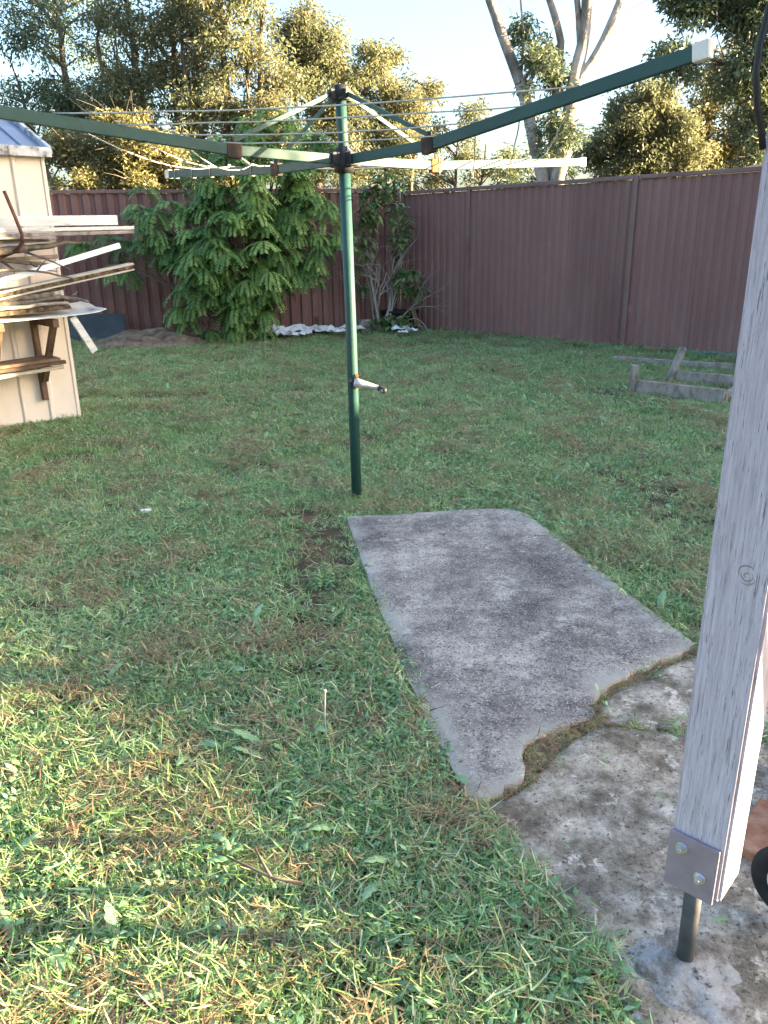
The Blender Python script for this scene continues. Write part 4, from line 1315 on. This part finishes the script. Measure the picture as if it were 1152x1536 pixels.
# ------------------------------------------------------------------ houses: one added to block sun, one peeking over the fence
def house(name, c, size, rot, eave, ridge, label):
    t = thing(name, (c[0], c[1], -.09), label, 'house')
    Mh = Matrix.Translation((c[0], c[1], 0)) @ Matrix.Rotation(rot, 4, 'Z')
    hx, hy = size[0] / 2, size[1] / 2
    m = MB()
    vv = [(-hx, -hy, -.2), (hx, -hy, -.2), (hx, hy, -.2), (-hx, hy, -.2), (-hx, -hy, eave), (hx, -hy, eave), (hx, hy, eave), (-hx, hy, eave)]
    m.raw([Mh @ Vector(v) for v in vv], [(0, 1, 5, 4), (1, 2, 6, 5), (2, 3, 7, 6), (3, 0, 4, 7)])
    m.build('wall', 'brick_wall', t)
    o_ = .45
    a, q = hx + o_, hy + o_
    vv = [(-a, -q, eave - .05), (a, -q, eave - .05), (a, q, eave - .05), (-a, q, eave - .05), (-a + q, 0, ridge), (a - q, 0, ridge)] if a > q else \
         [(-a, -q, eave - .05), (a, -q, eave - .05), (a, q, eave - .05), (-a, q, eave - .05), (0, -q + a, ridge), (0, q - a, ridge)]
    fs = [(0, 1, 5, 4), (1, 2, 5), (2, 3, 4, 5), (3, 0, 4)] if a > q else [(0, 1, 4), (1, 2, 5, 4), (2, 3, 5), (3, 0, 4, 5)]
    m = MB()
    m.raw([Mh @ Vector(v) for v in vv], fs + [(3, 2, 1, 0)])
    m.build('roof', 'roof_tile', t)
    m = MB()
    for (p0, p1) in ((0, 1), (1, 2), (2, 3), (3, 0)):
        m.beam(Mh @ Vector(vv[p0]), Mh @ Vector(vv[p1]), .11, .10, .01)
    m.build('gutter', 'fence_trim', t)
    for k in range(3):
        y0 = -hy + size[1] * (k + .5) / 3
        m = MB()
        m.box((.06, 1.5, 1.2), Mh @ Matrix.Translation((-hx - .01, y0, 1.5)), .01)
        m.build('window', 'black_plastic', t)


house('added_shade_house', (17.5, 8.9), (7.0, 8.4), 0, 5.2, 7.0, 'brick house with hip roof added out of view to shade the yard')  # added out of view, keeps low sun off shed, shrub and left fence
house('far_house', (8.6, 17.2), (5.2, 3.4), -.10, 2.30, 2.72, 'low dark tiled roof peeking over the right fence')

# ------------------------------------------------------------------ grass
tufts = bpy.data.collections.new('grass_tufts')


def blade(p, az, lean, ln, wd, curl, verts, faces, rnd, r, flat=False):
    """Three-segment blade."""
    d = np.array([math.cos(az), math.sin(az), 0.0])
    side = np.array([-math.sin(az), math.cos(az), 0.0])
    a = lean
    q = np.array(p, float)
    o = len(verts)
    for i in range(4):
        w = wd * (1.0, 1.0, .75, .12)[i]
        verts.append(q - side * w / 2)
        verts.append(q + side * w / 2)
        rnd += [r, r]
        dirv = d * math.sin(a) + np.array([0, 0, 1]) * math.cos(a)
        q = q + dirv * ln / 3
        q[2] = max(q[2], .003)
        a += curl
    for i in range(3):
        faces.append((o + 2 * i, o + 2 * i + 1, o + 2 * i + 3, o + 2 * i + 2))


def broad(p, az, lean, ln, wd, verts, faces, rnd, r, lobes=3):
    """Lobed weed leaf with a folded midrib."""
    d = np.array([math.cos(az) * math.sin(lean), math.sin(az) * math.sin(lean), math.cos(lean)])
    s = np.array([-math.sin(az), math.cos(az), 0.0])
    u = np.cross(d, s) * -1
    o = len(verts)
    n = lobes * 2 + 1
    for i in range(n + 1):
        t = i / n
        w = wd * (math.sin(math.pi * min(1, t * .9 + .08)) ** .8) * (1.0 if i % 2 else .62)
        if i == n:
            w = .0005
        c = np.array(p) + d * ln * t + np.array([0, 0, -ln * .35 * t * t])
        c[2] = max(c[2], .003)
        verts += [c - s * w / 2 + u * w * .12, c, c + s * w / 2 + u * w * .12]
        rnd += [r, r, r]
    for i in range(n):
        a = o + 3 * i
        faces += [(a, a + 1, a + 4, a + 3), (a + 1, a + 2, a + 5, a + 4)]


def proto(name, fn, material):
    V, F, Rn = [], [], []
    fn(V, F, Rn)
    me = bpy.data.meshes.new(name)
    me.from_pydata([tuple(v) for v in V], [], F)
    a = me.attributes.new('rnd', 'FLOAT', 'POINT')
    a.data.foreach_set('value', np.array(Rn, dtype=np.float32))
    me.materials.append(MT[material])
    o = bpy.data.objects.new(name, me)
    tufts.objects.link(o)


def green_rnd():
    u = rng.random()
    return rng.uniform(0, .62) if u < .80 else (rng.uniform(.6, .85) if u < .93 else rng.uniform(.85, 1))


def upright(n, lmin, lmax, rad):
    def fn(V, F, Rn):
        for _ in range(n):
            a, q = rng.uniform(0, 6.28), rad * rng.random() ** .5
            blade((q * math.cos(a), q * math.sin(a), 0), rng.uniform(0, 6.28), rng.uniform(.05, 1.15), rng.uniform(lmin, lmax), rng.uniform(.0020, .0040), rng.uniform(0, .6), V, F, Rn, green_rnd())
    return fn


def clippings(n, straw):
    def fn(V, F, Rn):
        for _ in range(n):
            a, q = rng.uniform(0, 6.28), .055 * rng.random() ** .5
            blade((q * math.cos(a), q * math.sin(a), rng.uniform(.012, .034)), rng.uniform(0, 6.28), rng.uniform(1.15, 1.75), rng.uniform(.018, .058), rng.uniform(.0016, .0038), rng.uniform(-.25, .3), V, F, Rn,
                  rng.uniform(.66, 1) if rng.random() < straw else rng.uniform(.1, .66))
    return fn


def rosette(n, ln, wd, lob):
    def fn(V, F, Rn):
        a0 = rng.uniform(0, 6.28)
        for i in range(n):
            broad((0, 0, .006), a0 + 6.28 * i / n + rng.uniform(-.4, .4), rng.uniform(.7, 1.45), ln * rng.uniform(.6, 1.2), wd * rng.uniform(.8, 1.2), V, F, Rn, rng.uniform(0, 1), lob)
    return fn


def small_leaves(n):
    def fn(V, F, Rn):
        for i in range(n):
            a, q = rng.uniform(0, 6.28), .045 * rng.random() ** .5
            broad((q * math.cos(a), q * math.sin(a), rng.uniform(.008, .03)), rng.uniform(0, 6.28), rng.uniform(.8, 1.5), rng.uniform(.014, .028), rng.uniform(.009, .016), V, F, Rn, rng.uniform(0, 1), 1)
    return fn


KIND = []
for i in range(6):
    proto('tuft_a%02d' % i, upright(36, .018, .046, .040), 'grass'); KIND.append('g')
for i in range(3):
    proto('tuft_b%02d' % i, clippings(30, .34), 'grass'); KIND.append('c')
for i in range(2):
    proto('tuft_c%02d' % i, clippings(30, .85), 'straw'); KIND.append('s')
for i in range(2):
    proto('tuft_d%02d' % i, rosette(6, .07, .021, 3), 'weed'); KIND.append('r')
for i in range(2):
    proto('tuft_e%02d' % i, small_leaves(20), 'weed'); KIND.append('w')
proto('tuft_f00', rosette(1, .10, .030, 4), 'weed'); KIND.append('l')
proto('tuft_g00', upright(9, .06, .12, .03), 'grass'); KIND.append('t')
KID = {k: [i for i, q in enumerate(KIND) if q == k] for k in set(KIND)}

yard = [(-7.4, -.2), (-7.4, 11.9), (.3, 13.1), (9.0, 4.9), (9.0, -.2)]
shed_poly = [tuple(S(s, o_, 0))[:2] for s, o_ in ((-.0, .0), (2.3, .0), (2.3, -1.6), (0, -1.6))]


def shrink(poly, k):
    P = np.array(poly)
    c = P.mean(0)
    d = P - c
    return P - d / (np.linalg.norm(d, axis=1)[:, None]) * k


pa, pbb, pb1 = shrink(SLAB_A, .008), shrink(SLAB_B, .010), SLAB_B1


GAP = [(.15, 1.60), (.35, 1.62), (.9, 1.90), (1.2, 1.88), (1.2, 2.35), (1.05, 2.48), (.6, 2.25), (.3, 1.95)]


def scatter(x0, x1, y0, y1, dens, smin, smax, weights):
    n = int((x1 - x0) * (y1 - y0) * dens)
    P = np.stack([rng.uniform(x0, x1, n), rng.uniform(y0, y1, n)], 1)
    keep = in_poly(P, yard) & ~in_poly(P, pa) & ~in_poly(P, pbb) & ~in_poly(P, pb1) & ~in_poly(P, shed_poly)
    keep &= (((P[:, 0] + 3.35) / .8) ** 2 + ((P[:, 1] - 11.5) / .5) ** 2 > 1) | (rng.random(n) < .12)
    keep &= ~(in_poly(P, GAP) & (rng.random(n) < .9))
    fr = np.abs(P[:, 0]) < .85 * P[:, 1] + 1.4            # the yard that can be seen from around here
    keep &= fr
    # thin spots
    tn = np.array([noise.noise(Vector((p[0] * 1.7, p[1] * 1.7, 20))) for p in P])
    keep &= rng.random(n) < np.clip(.95 + tn * 1.3, .15, 1)
    P = P[keep]
    n = len(P)
    ks = list(weights)
    w = np.array([weights[k] for k in ks], float)
    kk = rng.choice(len(ks), n, p=w / w.sum())
    dry = np.array([noise.noise(Vector((p[0] * 2.6, p[1] * 2.6, 40))) for p in P])
    idx = np.empty(n, int)
    for i in range(n):
        k = ks[kk[i]]
        if k in 'gw' and dry[i] > .16 and rng.random() < .6:
            k = 's' if rng.random() < .6 else 'c'
        idx[i] = rng.choice(KID[k])
    return P, idx, rng.uniform(smin, smax, n)


sets = [scatter(-3.5, 3.5, .3, 2.6, 2000, .75, 1.2, dict(g=56, c=24, s=12, r=2.6, w=14, l=2.0, t=1.2)),
        scatter(-5, 6, 2.6, 5.0, 1400, .8, 1.25, dict(g=56, c=24, s=8, r=1.6, w=16, l=1.0, t=.6)),
        scatter(-7, 8.5, 5.0, 8.5, 800, .95, 1.45, dict(g=70, c=18, s=6, r=1, w=6, l=.8)),
        scatter(-7.4, 5, 8.5, 13.2, 560, 1.1, 1.7, dict(g=74, c=16, s=6, r=1, w=5))]
# taller fringe along slab edges and fences
ed = []
for poly, ln in ((SLAB_A, 27), (SLAB_B, 23)):
    for i in range(ln):
        a, c = np.array(poly[i]), np.array(poly[(i + 1) % len(poly)])
        for t in np.arange(0, 1, .012 / max(.012, np.linalg.norm(c - a))):
            p = a + (c - a) * t + rng.normal(0, .022, 2)
            ed.append(p)
ed = np.array(ed)
frontgap = in_poly(ed, [(.15, 1.60), (.35, 1.62), (.9, 2.15), (1.2, 2.35), (1.05, 2.48), (.6, 2.25), (.3, 1.95)])
ed = ed[~in_poly(ed, pa) & ~in_poly(ed, pbb) & ~in_poly(ed, pb1) & (ed[:, 0] < 1.3) & (ed[:, 1] > .5) & (~frontgap | (rng.random(len(ed)) < .10))]
fgap = in_poly(ed, [(.15, 1.60), (.35, 1.62), (.9, 2.15), (1.2, 2.35), (1.05, 2.48), (.6, 2.25), (.3, 1.95)])
sets.append((ed, np.where(fgap, rng.choice(KID['s'] + KID['c'], len(ed)), rng.choice(KID['g'] + KID['c'] + KID['w'], len(ed))), np.where(fgap, rng.uniform(.35, .6, len(ed)), rng.uniform(.7, 1.15, len(ed)))))
fl = []
for (a, c) in ((LF0, LF1), (RF0, RF0 + RFD * 10)):
    a, c = np.array(a)[:2], np.array(c)[:2]
    L = np.linalg.norm(c - a)
    nrm = np.array([(c - a)[1], -(c - a)[0]]) / L
    for t in np.arange(0, L, .022):
        fl.append(a + (c - a) * t / L + nrm * abs(rng.normal(.05, .06)))
fl = np.array(fl)
sets.append((fl, rng.choice(KID['t'] + KID['g'] + KID['r'], len(fl)), rng.uniform(1.2, 2.4, len(fl))))
gp = np.stack([rng.uniform(.2, 1.2, 4200), rng.uniform(1.6, 2.45, 4200)], 1)
gp = gp[in_poly(gp, GAP) & ~in_poly(gp, SLAB_A) & ~in_poly(gp, SLAB_B) & ~in_poly(gp, SLAB_B1)]
gp = gp[gp[:, 1] < gp[:, 0] * .9 + 1.75]
sets.append((gp, np.where(rng.random(len(gp)) < .8, rng.choice(KID['s'], len(gp)), rng.choice(KID['c'] + KID['g'], len(gp))), rng.uniform(.3, .6, len(gp))))
# soft grass around the pole foot
pf = np.array([PX, PY]) + rng.normal(0, .05, (60, 2))
sets.append((pf, rng.choice(KID['g'] + KID['t'], 60), rng.uniform(.8, 1.2, 60)))
P = np.concatenate([s[0] for s in sets])
IDX = np.concatenate([s[1] for s in sets]).astype(np.int32)
SCL = np.concatenate([s[2] for s in sets])
Z = np.array([ground_z(p[0], p[1]) for p in P])


def points_object(name, pos, idx, scl, rot, coll):
    me = bpy.data.meshes.new(name)
    me.vertices.add(len(pos))
    me.vertices.foreach_set('co', np.asarray(pos, np.float32).ravel())
    for nm, tp, key, arr in (('idx', 'INT', 'value', idx.astype(np.int32)), ('scl', 'FLOAT', 'value', scl.astype(np.float32)), ('rot', 'FLOAT_VECTOR', 'vector', rot.astype(np.float32))):
        a = me.attributes.new(nm, tp, 'POINT')
        a.data.foreach_set(key, arr.ravel())
    o = bpy.data.objects.new(name, me)
    COL.objects.link(o)
    ng = bpy.data.node_groups.new(name + '_scatter', 'GeometryNodeTree')
    ng.interface.new_socket('Geometry', in_out='INPUT', socket_type='NodeSocketGeometry')
    ng.interface.new_socket('Geometry', in_out='OUTPUT', socket_type='NodeSocketGeometry')
    n, l = ng.nodes, ng.links
    gi, go = n.new('NodeGroupInput'), n.new('NodeGroupOutput')
    ci = n.new('GeometryNodeCollectionInfo')
    ci.inputs['Collection'].default_value = coll
    ci.inputs['Separate Children'].default_value = True
    ci.inputs['Reset Children'].default_value = True
    ip = n.new('GeometryNodeInstanceOnPoints')
    ip.inputs['Pick Instance'].default_value = True

    def attr(nm, tp):
        q = n.new('GeometryNodeInputNamedAttribute')
        q.data_type = tp
        q.inputs['Name'].default_value = nm
        return q.outputs['Attribute']
    l.new(gi.outputs[0], ip.inputs['Points'])
    l.new(ci.outputs[0], ip.inputs['Instance'])
    l.new(attr('idx', 'INT'), ip.inputs['Instance Index'])
    er = n.new('FunctionNodeEulerToRotation')
    l.new(attr('rot', 'FLOAT_VECTOR'), er.inputs[0])
    l.new(er.outputs[0], ip.inputs['Rotation'])
    l.new(attr('scl', 'FLOAT'), ip.inputs['Scale'])
    l.new(ip.outputs[0], go.inputs[0])
    md = o.modifiers.new('scatter', 'NODES')
    md.node_group = ng
    return o


rot = np.stack([rng.normal(0, .12, len(P)), rng.normal(0, .12, len(P)), rng.uniform(0, 6.28, len(P))], 1)
go_ = points_object('grass', np.column_stack([P, Z]), IDX, SCL, rot, tufts)
go_['kind'] = 'stuff'
tag(go_, 'short mown weedy grass with clippings covering the yard', 'grass')
print('tufts', len(P))

# clippings lying loose on the concrete
n = 230
Q = np.stack([rng.uniform(.0, 1.6, n), rng.uniform(.8, 3.8, n)], 1)
inA, inB = in_poly(Q, SLAB_A), in_poly(Q, SLAB_B) | in_poly(Q, SLAB_B1)
keep = (inA & (rng.random(n) < .30)) | inB
Q, inA = Q[keep], inA[keep]
V, F, Rn = [], [], []
for (x, y), ia in zip(Q, inA):
    z0 = .008 if ia else -.004
    if rng.random() < .22:
        v0 = len(V)
        broad((x, y, z0 + .004), rng.uniform(0, 6.28), 1.5, rng.uniform(.015, .04), rng.uniform(.007, .014), V, F, Rn, rng.uniform(.1, .9), 1)
    else:
        blade((x, y, z0 + .004), rng.uniform(0, 6.28), rng.uniform(1.45, 1.6), rng.uniform(.015, .07) if not ia else rng.uniform(.01, .03), rng.uniform(.0015, .004), rng.uniform(-.03, .05), V, F, Rn, rng.uniform(.2, 1))
me = bpy.data.meshes.new('clippings')
me.from_pydata([tuple(v) for v in V], [], F)
a = me.attributes.new('rnd', 'FLOAT', 'POINT')
a.data.foreach_set('value', np.array(Rn, dtype=np.float32))
o = link('loose_clippings', me, 'grass')
o['kind'] = 'stuff'
tag(o, 'loose grass clippings scattered on the concrete', 'clippings')

# pulled weed lying on the lawn, and the flower stalk
pw = thing('pulled_weed', (-.33, 1.40, .01), 'uprooted leafy weed with long brown stem lying on the lawn', 'weed')
m = MB()
m.tube([(-.19, 1.335, .03), (-.26, 1.352, .032), (-.33, 1.39, .035), (-.40, 1.425, .04)], [.0045, .0035, .003, .002], 7)
m.tube([(-.26, 1.352, .032), (-.29, 1.40, .036), (-.31, 1.44, .035)], [.004, .003, .002], 6)
m.build('stem', 'stem', pw)
for k in range(10):
    V, F, Rn = [], [], []
    a = rng.uniform(1.4, 4.6)
    broad((-.38 + rng.uniform(-.05, .05), 1.425 + rng.uniform(-.03, .03), .035), a, rng.uniform(1.1, 1.5), rng.uniform(.04, .075), rng.uniform(.014, .022), V, F, Rn, rng.uniform(.3, .9), 4)
    b = MB()
    b.raw(V, F, True)
    lf = b.build('leaf', 'weed', pw)
    at = lf.data.attributes.new('rnd', 'FLOAT', 'POINT')
    at.data.foreach_set('value', np.array(Rn, dtype=np.float32))
m = MB()
m.tube([(-.178, 1.93, -.02), (-.18, 1.93, .06), (-.176, 1.932, .135)], [.0022, .0020, .0016], 6)
m.tube([(-.176, 1.932, .135), (-.176, 1.932, .142)], [.004, .003], 6)
tag(m.build('flower_stalk', 'line'), 'single pale upright flower stalk in the lawn left of slab', 'flower stalk')
